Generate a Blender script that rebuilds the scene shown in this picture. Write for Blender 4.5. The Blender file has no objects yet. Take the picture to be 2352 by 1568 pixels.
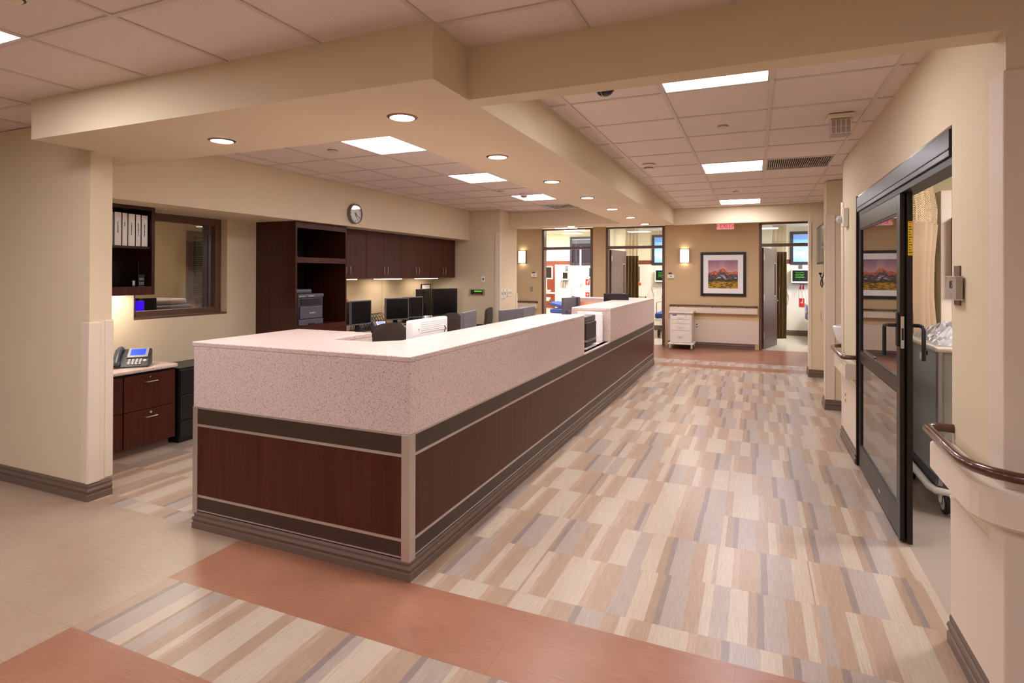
import bpy, bmesh, math, random
from mathutils import Matrix, Vector
random.seed(7)
PI = math.pi
S = bpy.context.scene
COL = S.collection

# ---------------------------------------------------------------- camera
cam = bpy.data.cameras.new('camera')
camo = bpy.data.objects.new('camera', cam)
COL.objects.link(camo)
Rt = (0.9199486522610125, 0.3920303396698504, 0.002586499852757222)
Dn = (0.0007496519979254624, 0.004838471191322861, -0.9999880135373687)
Fw = (-0.3920381553178576, 0.9199395643056518, 0.0041572587240803005)
m3 = Matrix((Rt, [-a for a in Dn], [-a for a in Fw])).transposed()
camo.matrix_world = Matrix.Translation((0, 0, 1.588)) @ m3.to_4x4()
cam.sensor_fit = 'HORIZONTAL'; cam.sensor_width = 36.0
cam.lens = 1311.637 / 2352 * 36
cam.shift_x = 0.0
cam.shift_y = -(784 - 622.634) / 2352
cam.clip_start = 0.05; cam.clip_end = 100
S.camera = camo

# ---------------------------------------------------------------- world, exposure
S.view_settings.view_transform = 'Standard'
S.view_settings.look = 'None'
S.view_settings.exposure = 1.93
S.view_settings.gamma = 1.0
S.view_settings.use_curve_mapping = False
w = bpy.data.worlds.new('world'); S.world = w; w.use_nodes = True
w.node_tree.nodes['Background'].inputs[0].default_value = (0.35, 0.5, 0.8, 1)
w.node_tree.nodes['Background'].inputs[1].default_value = 1.6
E_PANEL, E_LOBBY, E_CAN, E_ROOM, E_SCONCE, E_UNDER = 5.4, 7.0, 22.0, 12.0, 3.5, 5.0
WARM = (0.98, 0.955, 1.02)

# ---------------------------------------------------------------- materials
def lin(c):
    return tuple((x/255/12.92 if x/255 <= .04045 else ((x/255+.055)/1.055)**2.4) for x in c)
MATS = {}
def mat(name, col=(200, 200, 200), rough=.5, metal=0., emit=None, es=0., coat=0., spec=.5, trans=0.):
    if name in MATS: return MATS[name]
    m = bpy.data.materials.new(name); m.use_nodes = True
    b = m.node_tree.nodes['Principled BSDF']
    b.inputs['Base Color'].default_value = (*lin(col), 1)
    b.inputs['Roughness'].default_value = rough
    b.inputs['Metallic'].default_value = metal
    b.inputs['Specular IOR Level'].default_value = spec
    b.inputs['Coat Weight'].default_value = coat
    b.inputs['Transmission Weight'].default_value = trans
    if emit:
        b.inputs['Emission Color'].default_value = (*emit, 1); b.inputs['Emission Strength'].default_value = es
    # faint surface variation so nothing is perfectly flat
    nt = m.node_tree
    g = nt.nodes.new('ShaderNodeNewGeometry'); n = nt.nodes.new('ShaderNodeTexNoise'); n.inputs['Scale'].default_value = 60
    nt.links.new(g.outputs['Position'], n.inputs['Vector'])
    r = nt.nodes.new('ShaderNodeMapRange'); r.inputs[3].default_value = max(0, rough-.04); r.inputs[4].default_value = min(1, rough+.04)
    nt.links.new(n.outputs[0], r.inputs[0]); nt.links.new(r.outputs[0], b.inputs['Roughness'])
    MATS[name] = m
    return m
class NT:
    def __init__(s, m): s.t = m.node_tree; s.b = s.t.nodes['Principled BSDF']
    def n(s, typ, **kw):
        x = s.t.nodes.new(typ)
        for k, v in kw.items(): setattr(x, k, v)
        return x
    def l(s, a, b): s.t.links.new(a, b)
    def math(s, op, a, b=None, c=None):
        x = s.n('ShaderNodeMath', operation=op)
        for i, v in enumerate((a, b, c)):
            if v is None: continue
            if hasattr(v, 'links'): s.l(v, x.inputs[i])
            else: x.inputs[i].default_value = v
        return x.outputs[0]
    def pos(s):
        g = s.n('ShaderNodeNewGeometry'); return g.outputs['Position']
    def sep(s, v):
        x = s.n('ShaderNodeSeparateXYZ'); s.l(v, x.inputs[0]); return x.outputs
    def comb(s, a, b, c=0.):
        x = s.n('ShaderNodeCombineXYZ')
        for i, v in enumerate((a, b, c)):
            if hasattr(v, 'links'): s.l(v, x.inputs[i])
            else: x.inputs[i].default_value = v
        return x.outputs[0]
    def scale(s, v, xyz):
        x = s.n('ShaderNodeVectorMath', operation='MULTIPLY'); s.l(v, x.inputs[0]); x.inputs[1].default_value = xyz; return x.outputs[0]
    def noise(s, v, scale, detail=2, rough=.5):
        x = s.n('ShaderNodeTexNoise'); s.l(v, x.inputs['Vector']); x.inputs['Scale'].default_value = scale
        x.inputs['Detail'].default_value = detail; x.inputs['Roughness'].default_value = rough; return x.outputs[0]
    def ramp(s, fac, stops, const=False):
        x = s.n('ShaderNodeValToRGB'); s.l(fac, x.inputs[0]); cr = x.color_ramp
        if const: cr.interpolation = 'CONSTANT'
        while len(cr.elements) < len(stops): cr.elements.new(.5)
        for e, (p, c) in zip(cr.elements, stops): e.position = p; e.color = (*lin(c), 1)
        return x.outputs[0]
    def mixc(s, fac, a, b, blend='MIX'):
        x = s.n('ShaderNodeMix', data_type='RGBA', blend_type=blend)
        for i, v in ((0, fac), (6, a), (7, b)):
            if hasattr(v, 'links'): s.l(v, x.inputs[i])
            elif i == 0: x.inputs[0].default_value = v
            else: x.inputs[i].default_value = (*lin(v), 1)
        return x.outputs[2]
    def bump(s, h, strength, dist=.002):
        x = s.n('ShaderNodeBump'); s.l(h, x.inputs['Height']); x.inputs['Strength'].default_value = strength
        x.inputs['Distance'].default_value = dist; s.l(x.outputs[0], s.b.inputs['Normal'])

def paint(name, col, rough=.75, grain=400, bump=.25):
    m = mat(name, col, rough, spec=.3); N = NT(m); p = N.pos()
    N.l(N.mixc(N.noise(p, 1.2, 3), tuple(min(255, c*1.02) for c in col), tuple(c*.98 for c in col)), N.b.inputs['Base Color'])
    N.bump(N.noise(p, grain, 2), bump, .001)
    return m
def wood(name, c1, c2, rough=.35, axis='Z', coat=.15):
    m = mat(name, c1, rough, coat=coat, spec=.35); N = NT(m)
    sc = {'Z': (22, 22, .9), 'Y': (22, .9, 22)}[axis]
    v = N.scale(N.pos(), sc)
    f = N.noise(v, 1.0, 6, .6); f2 = N.noise(N.scale(N.pos(), (sc[0]*8, sc[1]*8, sc[2]*6)), 1.0, 2)
    ff = N.math('ADD', N.math('MULTIPLY', f, .75), N.math('MULTIPLY', f2, .25))
    N.l(N.ramp(ff, [(.32, c2), (.62, c1)]), N.b.inputs['Base Color'])
    return m
M_WALL = paint('wall_paint', (221, 204, 174))
M_ACC = paint('accent_paint', (208, 180, 138))
M_ROOMW = paint('room_paint', (240, 230, 204))
M_OLIVE = paint('olive_paint', (196, 184, 148))
M_SHEET = paint('vinyl_wall_sheet', (226, 208, 190), .5)
M_BASE = paint('base_rubber', (112, 92, 80), .45, 200, .1)
M_TILE = mat('ceiling_tile', (232, 217, 208), .9, spec=.1)
N = NT(M_TILE); p_ = N.pos(); nz = N.noise(p_, 260, 4, .7)
N.l(N.ramp(nz, [(.35, (214, 198, 188)), (.5, (232, 217, 208))]), N.b.inputs['Base Color']); N.bump(nz, .5, .002)
M_TBAR = mat('ceiling_grid_metal', (210, 196, 186), .5)
M_WOOD = wood('mahogany_laminate', (80, 31, 15), (56, 18, 8), .4, coat=.0)
M_WOOD2 = wood('walnut_laminate', (70, 32, 20), (48, 20, 12), .33)
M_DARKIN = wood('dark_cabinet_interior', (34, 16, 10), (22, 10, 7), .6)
M_BAND = mat('dark_bronze_laminate', (58, 40, 30), .4)
M_STEEL = mat('brushed_steel', (205, 195, 188), .4, .9)
M_CHROME = mat('chrome', (225, 225, 225), .1, 1.)
M_DOORFR = mat('brown_door_frame_paint', (100, 70, 54), .4)
M_DOORLEAF = mat('brown_door_leaf', (98, 76, 72), .35)
M_BLACK = mat('black_plastic', (20, 20, 22), .45)
M_BRONZE = mat('dark_anodised_aluminium', (34, 26, 24), .36, .4)
M_GREYPL = mat('grey_monitor_plastic', (104, 98, 104), .45)
M_SCREEN = mat('dark_screen', (24, 22, 22), .22)
M_CHAIR = mat('dark_brown_chair_fabric', (66, 52, 42), .9)
M_WHITE = mat('white_plastic', (238, 232, 224), .4)
M_CREAM = mat('cream_plastic', (228, 212, 192), .42)
M_RAIL = mat('dark_brown_handrail', (84, 48, 30), .22, coat=.5)
M_BLUE = mat('blue_vinyl', (40, 70, 150), .5)
M_NAVY = mat('navy_vinyl', (24, 32, 84), .5)
M_RED = mat('red_plastic', (204, 40, 34), .45)
M_RUBBER = mat('black_rubber', (30, 28, 28), .7)
M_GREYMET = mat('grey_aluminium_panel', (172, 176, 174), .4, .15)
M_PAPER = mat('white_paper', (245, 242, 240), .7)
M_BLUSCR = mat('blue_lit_screen', (20, 40, 200), .3, emit=(.03, .1, 1.0), es=.28)
M_LCD = mat('green_lcd', (60, 160, 30), .3, emit=(.2, .9, .05), es=.16)
M_TEXT = mat('black_ink', (26, 26, 28), .6)
M_PANEL = mat('lit_troffer_diffuser', (255, 250, 245), .6, emit=WARM, es=E_PANEL)
M_FARL = mat('added_far_hall_diffuser', (255, 250, 245), .6, emit=WARM, es=5.0)
M_LOBBYL = mat('lit_lobby_diffuser', (255, 250, 245), .6, emit=WARM, es=E_LOBBY)
M_CANL = mat('lit_downlight_lens', (255, 250, 240), .6, emit=(1, .92, .84), es=E_CAN)
M_ROOML = mat('lit_room_diffuser', (255, 255, 255), .6, emit=(1, .97, .93), es=E_ROOM)
M_SCON = mat('lit_sconce_glass', (255, 245, 230), .6, emit=(1, .86, .7), es=E_SCONCE)
M_UNDER = mat('lit_under_cabinet_tube', (255, 250, 240), .6, emit=(1, .89, .76), es=E_UNDER)
M_ROOMCEIL = mat('room_ceiling_tile', (236, 234, 228), .9)
M_OLCUR = mat('olive_curtain_cloth', (112, 90, 52), .85)
M_TANCUR = mat('tan_curtain_cloth', (176, 148, 118), .85)
M_YEL = mat('yellow_label', (225, 180, 20), .5)
M_EXITR = mat('red_exit_letter', (200, 16, 50), .4, emit=(1.0, .0, .08), es=.13)
M_EXITP = mat('pink_lit_acrylic', (236, 190, 186), .3, emit=(1.0, .22, .22), es=.07)
M_TACK = paint('fabric_tackboard', (208, 184, 150), .95, 900, .6)

def granite(name, base, dark, lo, hi):
    m = mat(name, base, .32, coat=.1); N = NT(m); p = N.pos()
    v = N.n('ShaderNodeTexVoronoi'); N.l(p, v.inputs['Vector']); v.inputs['Scale'].default_value = 125
    sm = N.noise(p, 340, 3, .7)
    big = N.noise(p, 90, 3, .6)
    d = N.math('ADD', N.math('MULTIPLY', v.outputs['Distance'], .6), N.math('MULTIPLY', sm, .5))
    d = N.math('ADD', d, N.math('MULTIPLY', big, .35))
    c = N.ramp(d, [(lo, dark), (lo+.07, tuple(a*.6+b*.4 for a, b in zip(base, dark))), (hi, base), (min(.98, hi+.22), tuple(min(255, a*1.05) for a in base))])
    N.l(c, N.b.inputs['Base Color'])
    return m
M_GRAN = granite('speckled_stone', (212, 190, 183), (96, 72, 62), .475, .60)

def floor_wood(name, c1, c2, axis, joint=None, rough=.3):
    m = mat(name, c1, rough, spec=.5); N = NT(m); p = N.pos()
    sc = (9, 320, 1) if axis == 'X' else (320, 9, 1)
    f = N.noise(N.scale(p, sc), 1.0, 3, .6); g = N.noise(p, 1.7, 2)
    ff = N.math('ADD', N.math('MULTIPLY', f, .6), N.math('MULTIPLY', g, .4))
    c = N.ramp(ff, [(.35, c2), (.62, c1)])
    s_ = N.sep(p)
    if joint:
        u = N.math('FRACT', N.math('DIVIDE', N.math('SUBTRACT', s_[0], joint[0]), .914))
        v_ = N.math('FRACT', N.math('DIVIDE', N.math('SUBTRACT', s_[1], joint[1]), .457))
        j = N.math('MAXIMUM', N.math('LESS_THAN', u, .0022), N.math('LESS_THAN', v_, .0035))
        c = N.mixc(N.math('MULTIPLY', j, .45), c, tuple(a*.6 for a in c2))
    N.l(c, N.b.inputs['Base Color'])
    return m
M_TAN = floor_wood('tan_linear_vinyl', (176, 155, 134), (156, 131, 110), 'X', (-2.817, 2.5))
M_BRN = floor_wood('terracotta_linear_vinyl', (168, 118, 94), (138, 90, 68), 'X', (-2.817, 2.502))
def striped(name, phase, seed):
    m = mat(name, (190, 160, 130), .3); N = NT(m); p = N.pos(); s_ = N.sep(p)
    row = N.math('FLOOR', N.math('DIVIDE', N.math('SUBTRACT', s_[1], phase), .457))
    wn = N.n('ShaderNodeTexWhiteNoise', noise_dimensions='1D'); N.l(N.math('ADD', row, seed), wn.inputs['W'])
    xs = N.math('ADD', s_[0], 50.0)
    xo = N.math('ADD', N.math('DIVIDE', xs, .914), wn.outputs['Value'])
    cellx = N.math('FLOOR', N.math('DIVIDE', xs, .457))
    wn2 = N.n('ShaderNodeTexWhiteNoise', noise_dimensions='2D'); N.l(N.comb(cellx, row), wn2.inputs['Vector'])
    u = N.math('FRACT', N.math('ADD', xo, N.math('MULTIPLY', wn2.outputs['Value'], 1.0)))
    cr = (194, 177, 158); tn = (175, 149, 127); gb = (174, 159, 148); og = (184, 158, 136); dk = (146, 129, 124); lt = (196, 181, 163); bt = (168, 142, 119)
    st = [(0, lt), (.13, og), (.17, tn), (.285, dk), (.32, gb), (.45, cr), (.54, bt), (.585, dk), (.615, gb), (.72, tn), (.80, lt), (.845, og), (.87, tn), (.955, cr)]
    c = N.ramp(u, st, True)
    f = N.noise(N.scale(p, (330, 8, 1)), 1.0, 3, .65)
    c = N.mixc(.85, c, N.ramp(f, [(.3, (214, 208, 204)), (.66, (255, 255, 255))]), 'MULTIPLY')
    v_ = N.math('FRACT', N.math('DIVIDE', N.math('SUBTRACT', s_[1], phase), .457))
    c = N.mixc(N.math('MULTIPLY', N.math('LESS_THAN', v_, .005), .35), c, (120, 90, 70))
    N.l(c, N.b.inputs['Base Color'])
    return m
M_STR = striped('striped_vinyl', 2.645, 3.0)
M_STR2 = striped('striped_vinyl_border', 2.045, 61.0)
M_RFLOOR = paint('polished_grey_sheet_floor', (168, 152, 138), .14, 30, .02)
M_RFLOOR2 = paint('pale_room_sheet_floor', (196, 186, 170), .3, 30, .02)

def glassmat(name, tint=(1, 1, 1), refl=1.0, milk=0.):
    m = bpy.data.materials.new(name); m.use_nodes = True; t = m.node_tree
    for n in list(t.nodes): t.nodes.remove(n)
    o = t.nodes.new('ShaderNodeOutputMaterial'); mx = t.nodes.new('ShaderNodeMixShader')
    tr = t.nodes.new('ShaderNodeBsdfTransparent'); tr.inputs[0].default_value = (*tint, 1)
    gl = t.nodes.new('ShaderNodeBsdfGlossy'); gl.inputs['Roughness'].default_value = .01
    g = t.nodes.new('ShaderNodeNewGeometry')
    def mm(op, a, b=None):
        x = t.nodes.new('ShaderNodeMath'); x.operation = op; x.use_clamp = op == 'MULTIPLY'
        for i, v in enumerate((a, b)):
            if v is None: continue
            if hasattr(v, 'links'): t.links.new(v, x.inputs[i])
            else: x.inputs[i].default_value = v
        return x.outputs[0]
    dt = t.nodes.new('ShaderNodeVectorMath'); dt.operation = 'DOT_PRODUCT'
    t.links.new(g.outputs['Normal'], dt.inputs[0]); t.links.new(g.outputs['Incoming'], dt.inputs[1])
    k = mm('POWER', mm('SUBTRACT', 1.0, mm('ABSOLUTE', dt.outputs['Value'])), 5.0)
    f = mm('MULTIPLY', mm('ADD', mm('MULTIPLY', k, .96), .04), refl)
    t.links.new(f, mx.inputs[0])
    t.links.new(tr.outputs[0], mx.inputs[1]); t.links.new(gl.outputs[0], mx.inputs[2]); t.links.new(mx.outputs[0], o.inputs[0])
    if milk:
        df = t.nodes.new('ShaderNodeBsdfDiffuse'); df.inputs[0].default_value = (.85, .85, .87, 1); m2 = t.nodes.new('ShaderNodeMixShader'); m2.inputs[0].default_value = milk
        t.links.new(mx.outputs[0], m2.inputs[1]); t.links.new(df.outputs[0], m2.inputs[2]); t.links.new(m2.outputs[0], o.inputs[0])
    return m
M_GLASS = glassmat('clear_glass', (.97, .98, .97), 1.0)
M_DGLASS = glassmat('door_glass', (.84, .84, .83), 1.3)
M_BAG = glassmat('clear_plastic_film', (.96, .96, .97), 2.0, .3)
def netmat():
    m = mat('curtain_net_mesh', (214, 190, 150), .8); N = NT(m); p = N.sep(N.pos())
    a = N.math('FRACT', N.math('MULTIPLY', N.math('ADD', p[2], N.math('MULTIPLY', p[0], 1.0)), 55.))
    b = N.math('FRACT', N.math('MULTIPLY', N.math('SUBTRACT', p[2], N.math('MULTIPLY', p[0], 1.0)), 55.))
    k = N.math('MAXIMUM', N.math('GREATER_THAN', a, .6), N.math('GREATER_THAN', b, .6))
    N.l(k, N.b.inputs['Alpha'])
    return m
M_NET = netmat()

# ---------------------------------------------------------------- mesh builder
class MB:
    def __init__(s): s.v = []; s.f = []; s.m = []; s.T = Matrix()
    def add(s, vs, fs, m=0):
        o = len(s.v); s.v += [tuple(s.T @ Vector(q)) for q in vs]
        for f in fs: s.f.append([i+o for i in f]); s.m.append(m)
        return s
    def box(s, x0, x1, y0, y1, z0, z1, m=0):
        vs = [(x0,y0,z0),(x1,y0,z0),(x1,y1,z0),(x0,y1,z0),(x0,y0,z1),(x1,y0,z1),(x1,y1,z1),(x0,y1,z1)]
        return s.add(vs, [(0,3,2,1),(4,5,6,7),(0,1,5,4),(1,2,6,5),(2,3,7,6),(3,0,4,7)], m)
    def cbox(s, c, sz, m=0):
        return s.box(c[0]-sz[0]/2, c[0]+sz[0]/2, c[1]-sz[1]/2, c[1]+sz[1]/2, c[2]-sz[2]/2, c[2]+sz[2]/2, m)
    def quad(s, a, b, c, d, m=0): return s.add([a, b, c, d], [(0,1,2,3)], m)
    def prism(s, poly, ax, a, b, m=0):   # poly in the other two axes, in cyclic order
        n = len(poly)
        def P(u, v, t): return {'X': (t, u, v), 'Y': (u, t, v), 'Z': (u, v, t)}[ax]
        vs = [P(u, v, a) for u, v in poly] + [P(u, v, b) for u, v in poly]
        fs = [tuple(range(n))[::-1], tuple(range(n, 2*n))] + [(i, (i+1) % n, n+(i+1) % n, n+i) for i in range(n)]
        return s.add(vs, fs, m)
    def cyl(s, a, b, r, r2=None, n=16, m=0, caps=True):
        a = Vector(a); b = Vector(b); r2 = r if r2 is None else r2
        d = (b-a).normalized(); u = d.orthogonal().normalized(); w = d.cross(u)
        vs = [tuple(c + rr*(u*math.cos(2*PI*i/n)+w*math.sin(2*PI*i/n))) for c, rr in ((a, r), (b, r2)) for i in range(n)]
        fs = [(i, (i+1) % n, n+(i+1) % n, n+i) for i in range(n)]
        if caps: fs += [tuple(range(n))[::-1], tuple(range(n, 2*n))]
        return s.add(vs, fs, m)
    def tube(s, pts, r, n=8, m=0):
        P = [Vector(p) for p in pts]; k = len(P); rings = []; u = None
        for i in range(k):
            d = (P[min(i+1, k-1)]-P[max(i-1, 0)]).normalized()
            if u is None: u = d.orthogonal().normalized()
            else: u = (u-d*u.dot(d)).normalized()
            w = d.cross(u); rings.append([tuple(P[i]+r*(u*math.cos(2*PI*j/n)+w*math.sin(2*PI*j/n))) for j in range(n)])
        vs = [q for R in rings for q in R]
        fs = [(i*n+j, i*n+(j+1) % n, (i+1)*n+(j+1) % n, (i+1)*n+j) for i in range(k-1) for j in range(n)]
        fs += [tuple(range(n))[::-1], tuple(range((k-1)*n, k*n))]
        return s.add(vs, fs, m)
    def lathe(s, prof, c=(0, 0, 0), n=24, m=0, ax='Z'):
        vs = []
        for r, z in prof:
            for i in range(n):
                a = 2*PI*i/n; x, y = r*math.cos(a), r*math.sin(a)
                q = {'Z': (x, y, z), 'Y': (x, z, y), 'X': (z, x, y)}[ax]
                vs.append((q[0]+c[0], q[1]+c[1], q[2]+c[2]))
        k = len(prof)
        fs = [(i*n+j, i*n+(j+1) % n, (i+1)*n+(j+1) % n, (i+1)*n+j) for i in range(k-1) for j in range(n)]
        return s.add(vs, fs, m)
    def ellipsoid(s, c, r, n=16, m=0):
        k = 8
        pr = [(max(1e-7, math.sin(PI*i/k)), -math.cos(PI*i/k)) for i in range(k+1)]
        T = s.T; s.T = T @ Matrix.Translation(c) @ Matrix.Diagonal((*r, 1)); s.lathe(pr, n=n, m=m); s.T = T
        return s
    def build(s, name, mats, parent=None, bevel=0., seg=2, smooth=False, label=None, cat=None, group=None, kind=None, origin=None, solid=0.):
        me = bpy.data.meshes.new(name)
        if not isinstance(mats, (list, tuple)): mats = [mats]
        if parent is not None: org = worldloc(parent)
        elif origin is not None: org = Vector(origin)
        else:
            xs = [q[0] for q in s.v]; ys = [q[1] for q in s.v]; zs = [q[2] for q in s.v]
            org = Vector(((min(xs)+max(xs))/2, (min(ys)+max(ys))/2, min(zs)))
        me.from_pydata([tuple(Vector(q)-org) for q in s.v], [], s.f)
        for m in mats: me.materials.append(m)
        me.polygons.foreach_set('material_index', s.m)
        bm = bmesh.new(); bm.from_mesh(me); bmesh.ops.remove_doubles(bm, verts=bm.verts, dist=1e-6)
        bmesh.ops.recalc_face_normals(bm, faces=bm.faces); bm.to_mesh(me); bm.free()
        o = bpy.data.objects.new(name, me); COL.objects.link(o)
        if smooth:
            me.shade_smooth(); me.set_sharp_from_angle(angle=math.radians(40))
        if parent is not None: o.parent = parent
        else: o.location = org
        if solid:
            md = o.modifiers.new('solid', 'SOLIDIFY'); md.thickness = solid; md.offset = 0
        if bevel:
            md = o.modifiers.new('bevel', 'BEVEL'); md.width = bevel; md.segments = seg; md.limit_method = 'ANGLE'; md.angle_limit = math.radians(50)
        tag(o, label, cat, group, kind)
        return o
def worldloc(o):
    v = Vector((0, 0, 0))
    while o is not None: v = v+o.location; o = o.parent
    return v
def tag(o, label=None, cat=None, group=None, kind=None):
    if label: o['label'] = label
    if cat: o['category'] = cat
    if group: o['group'] = group
    if kind: o['kind'] = kind
    return o
def thing(name, loc, label, cat, group=None, kind=None):
    o = bpy.data.objects.new(name, None); COL.objects.link(o); o.location = loc; o.empty_display_size = .1
    return tag(o, label, cat, group, kind)
def dup(src, loc, rz=0., label=None, group=None):
    def cp(o, par):
        c = o.copy(); COL.objects.link(c); c.parent = par
        for ch in list(o.children): cp(ch, c)
        return c
    r = cp(src, None); r.location = loc; r.rotation_euler = (0, 0, rz)
    if label: r['label'] = label
    if group: r['group'] = group
    return r
def B(*a, **k): return MB().box(*a, **k)
def struct(name, mb, m, **k): return mb.build(name, m, kind='structure', **k)
_curves = []
def text(name, s, size, loc, rot, m, parent, depth=.0008, align='CENTER', sx=1.):
    cu = bpy.data.curves.new(name, 'FONT'); cu.body = s; cu.size = size; cu.extrude = depth; cu.align_x = align; cu.align_y = 'CENTER'
    cu.resolution_u = 2
    tmp = bpy.data.objects.new('tmp_text', cu); COL.objects.link(tmp)
    bpy.context.view_layer.update()
    me = bpy.data.meshes.new_from_object(tmp.evaluated_get(bpy.context.evaluated_depsgraph_get()))
    bpy.data.objects.remove(tmp); bpy.data.curves.remove(cu)
    me.name = name; me.materials.clear(); me.materials.append(m)
    me.transform(Matrix.Diagonal((sx, 1, 1, 1)))
    o = bpy.data.objects.new(name, me); COL.objects.link(o); o.parent = parent
    o.location = Vector(loc)-worldloc(parent) if parent else loc
    o.rotation_euler = rot
    return o
FACE_X = (PI/2, 0, PI/2)      # text readable from +x
FACE_NX = (PI/2, 0, -PI/2)    # from -x
FACE_NY = (PI/2, 0, 0)        # from -y

def sweep(mb, path, prof, m=0):
    """prof (d, z) swept along a 2D path; d is the offset to the right of travel, mitred."""
    P = [Vector(p) for p in path]; k = len(P); rows = []
    for i in range(k):
        ns = []
        if i > 0: t = (P[i]-P[i-1]).normalized(); ns.append(Vector((t.y, -t.x)))
        if i < k-1: t = (P[i+1]-P[i]).normalized(); ns.append(Vector((t.y, -t.x)))
        if len(ns) == 2: b = (ns[0]+ns[1]); b = b/(b.dot(ns[0]))
        else: b = ns[0]
        rows.append([(P[i].x+b.x*d, P[i].y+b.y*d, z) for d, z in prof])
    n = len(prof); vs = [q for r in rows for q in r]
    fs = [(i*n+j, i*n+(j+1) % n, (i+1)*n+(j+1) % n, (i+1)*n+j) for i in range(k-1) for j in range(n)]
    fs += [tuple(range(n))[::-1], tuple(range((k-1)*n, k*n))]
    return mb.add(vs, fs, m)
def baseprof(h):
    return [(0.001, 0), (.02, 0), (.02, h*.36), (.013, h*.40), (.016, h*.5), (.021, h*.6), (.016, h*.7), (.009, h*.74), (.012, h*.88), (.005, h), (0.001, h)]
def baseboard(name, path, h=.115):
    mb = MB(); sweep(mb, path, baseprof(h)); return struct(name, mb, M_BASE)

ZC, ZL, ZS = 2.69, 2.67, 2.425
XR = .786
# ---------------------------------------------------------------- floor
fb = MB()
def fq(x0, x1, y0, y1, m): fb.box(x0, x1, y0, y1, -.05, 0, m)
X0, X1 = -9.0, 5.0
fq(X0, -2.817, -6, 2.525, 0); fq(-2.817, X1, -6, 1.12, 0)
fq(-2.817, X1, 1.12, 1.588, 1)
fq(-2.817, X1, 1.588, 2.045, 3)
fq(-2.817, X1, 2.045, 2.502, 1)
fq(-2.817, .83, 2.502, 6.3, 2); fq(-2.817, .93, 6.3, 10.16, 2); fq(X0, -2.817, 2.525, 10.16, 2)
fq(.83, X1, 2.502, 6.3, 4); fq(.93, X1, 6.3, 10.16, 2)
fq(X0, X1, 10.16, 10.53, 1); fq(X0, X1, 10.53, 11.03, 2); fq(X0, X1, 11.03, 13.08, 1)
fq(X0, X1, 13.08, 17, 5)
struct('floor', fb, [M_TAN, M_BRN, M_STR, M_STR2, M_RFLOOR, M_RFLOOR2])

# ---------------------------------------------------------------- ceilings with lay-in grid
def ceiling(name, x0, x1, y0, y1, z, xs, ys, holes=(), mats=(M_TILE, M_TBAR), edge=True):
    mb = MB()
    gx = sorted({x0, x1} | {a for a in xs if x0 < a < x1}); gy = sorted({y0, y1} | {a for a in ys if y0 < a < y1})
    for i in range(len(gx)-1):
        for j in range(len(gy)-1):
            cx_, cy_ = (gx[i]+gx[i+1])/2, (gy[j]+gy[j+1])/2
            if any(h[0] < cx_ < h[1] and h[2] < cy_ < h[3] for h in holes): continue
            mb.box(gx[i], gx[i+1], gy[j], gy[j+1], z+.006, z+.03, 0)
    for a in gx[1:-1]: mb.box(a-.012, a+.012, y0, y1, z-.001, z+.008, 1)
    for a in gy[1:-1]: mb.box(x0, x1, a-.0115, a+.0115, z, z+.008, 1)
    if edge:
        mb.box(x0, x0+.02, y0, y1, z-.001, z+.008, 1); mb.box(x1-.02, x1, y0, y1, z-.001, z+.008, 1)
        mb.box(x0, x1, y0, y0+.02, z-.001, z+.008, 1); mb.box(x0, x1, y1-.02, y1, z-.001, z+.008, 1)
    return struct(name, mb, list(mats))
CX = [-.52+.605*k for k in range(-1, 6)]; CY = [3.58+.61*k for k in range(-2, 20)]
OX = [-3.22-.6*k for k in range(-1, 3)]; OY = [3.82+.605*k for k in range(-2, 12)]
LX = [-1.29+.605*k for k in range(-14, 12)]; LY = [2.16-.605*k for k in range(0, 16)]
corr_l = [(-.52, .085, 2.97, 3.58), (-.52, .085, 6.02, 6.63), (-.52, .085, 9.07, 9.68)]
off_l = [(-3.22, -2.62, 3.82, 4.425), (-3.22, -2.62, 5.635, 6.24), (-3.22, -2.62, 7.45, 8.055)]
lob_l = [(LX[10]+0, LX[11], LY[2], LY[1])] + [(LX[i], LX[i+1], LY[j+1], LY[j]) for i, j in ((10, 5), (14, 5), (18, 5), (14, 9), (18, 9), (10, 9), (6, 5), (22, 5))]  # first panel is in view, the rest are added behind the camera
vent_h = [(.085, .69, 6.02, 6.63)]
ovent_h = [(-3.22, -2.62, 8.66, 9.265)]
ceiling('ceiling', -1.276, 2.2, 2.57, 9.99, ZC, CX+[-1.125], CY, corr_l+vent_h)
ceiling('ceiling_office', -4.66, -2.06, 2.91, 9.42, ZC, OX, OY, off_l+ovent_h)
ceiling('ceiling_lobby', X0, X1, -6, 2.9, ZL, LX, LY, lob_l)
FHY = [10.2+.61*k for k in range(6)]
far_l = [(LX[i], LX[i+1], FHY[j], FHY[j+1]) for i, j in ((8, 1), (11, 1), (14, 1), (16, 1))]
ceiling('ceiling_far_hall', X0, 2.2, 10.12, 13.0, 2.685, LX, FHY, far_l)
def troffer(i, h, z, label, m, group):
    x0, x1, y0, y1 = h
    t = thing('ceiling_light', ((x0+x1)/2, (y0+y1)/2, z), label, 'ceiling light', group)
    MB().box(x0+.02, x1-.02, y0+.02, y1-.02, z+.004, z+.012).build('diffuser', m, t)
    mb = MB()
    for a in ((x0+.01, x1-.01, y0+.008, y0+.022), (x0+.01, x1-.01, y1-.022, y1-.008), (x0+.008, x0+.022, y0+.01, y1-.01), (x1-.022, x1-.008, y0+.01, y1-.01)):
        mb.box(*a, z+.001, z+.016)
    mb.build('frame', M_TBAR, t)
    MB().box(x0+.01, x1-.01, y0+.01, y1-.01, z+.02, z+.1).build('housing', M_TBAR, t)
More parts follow.
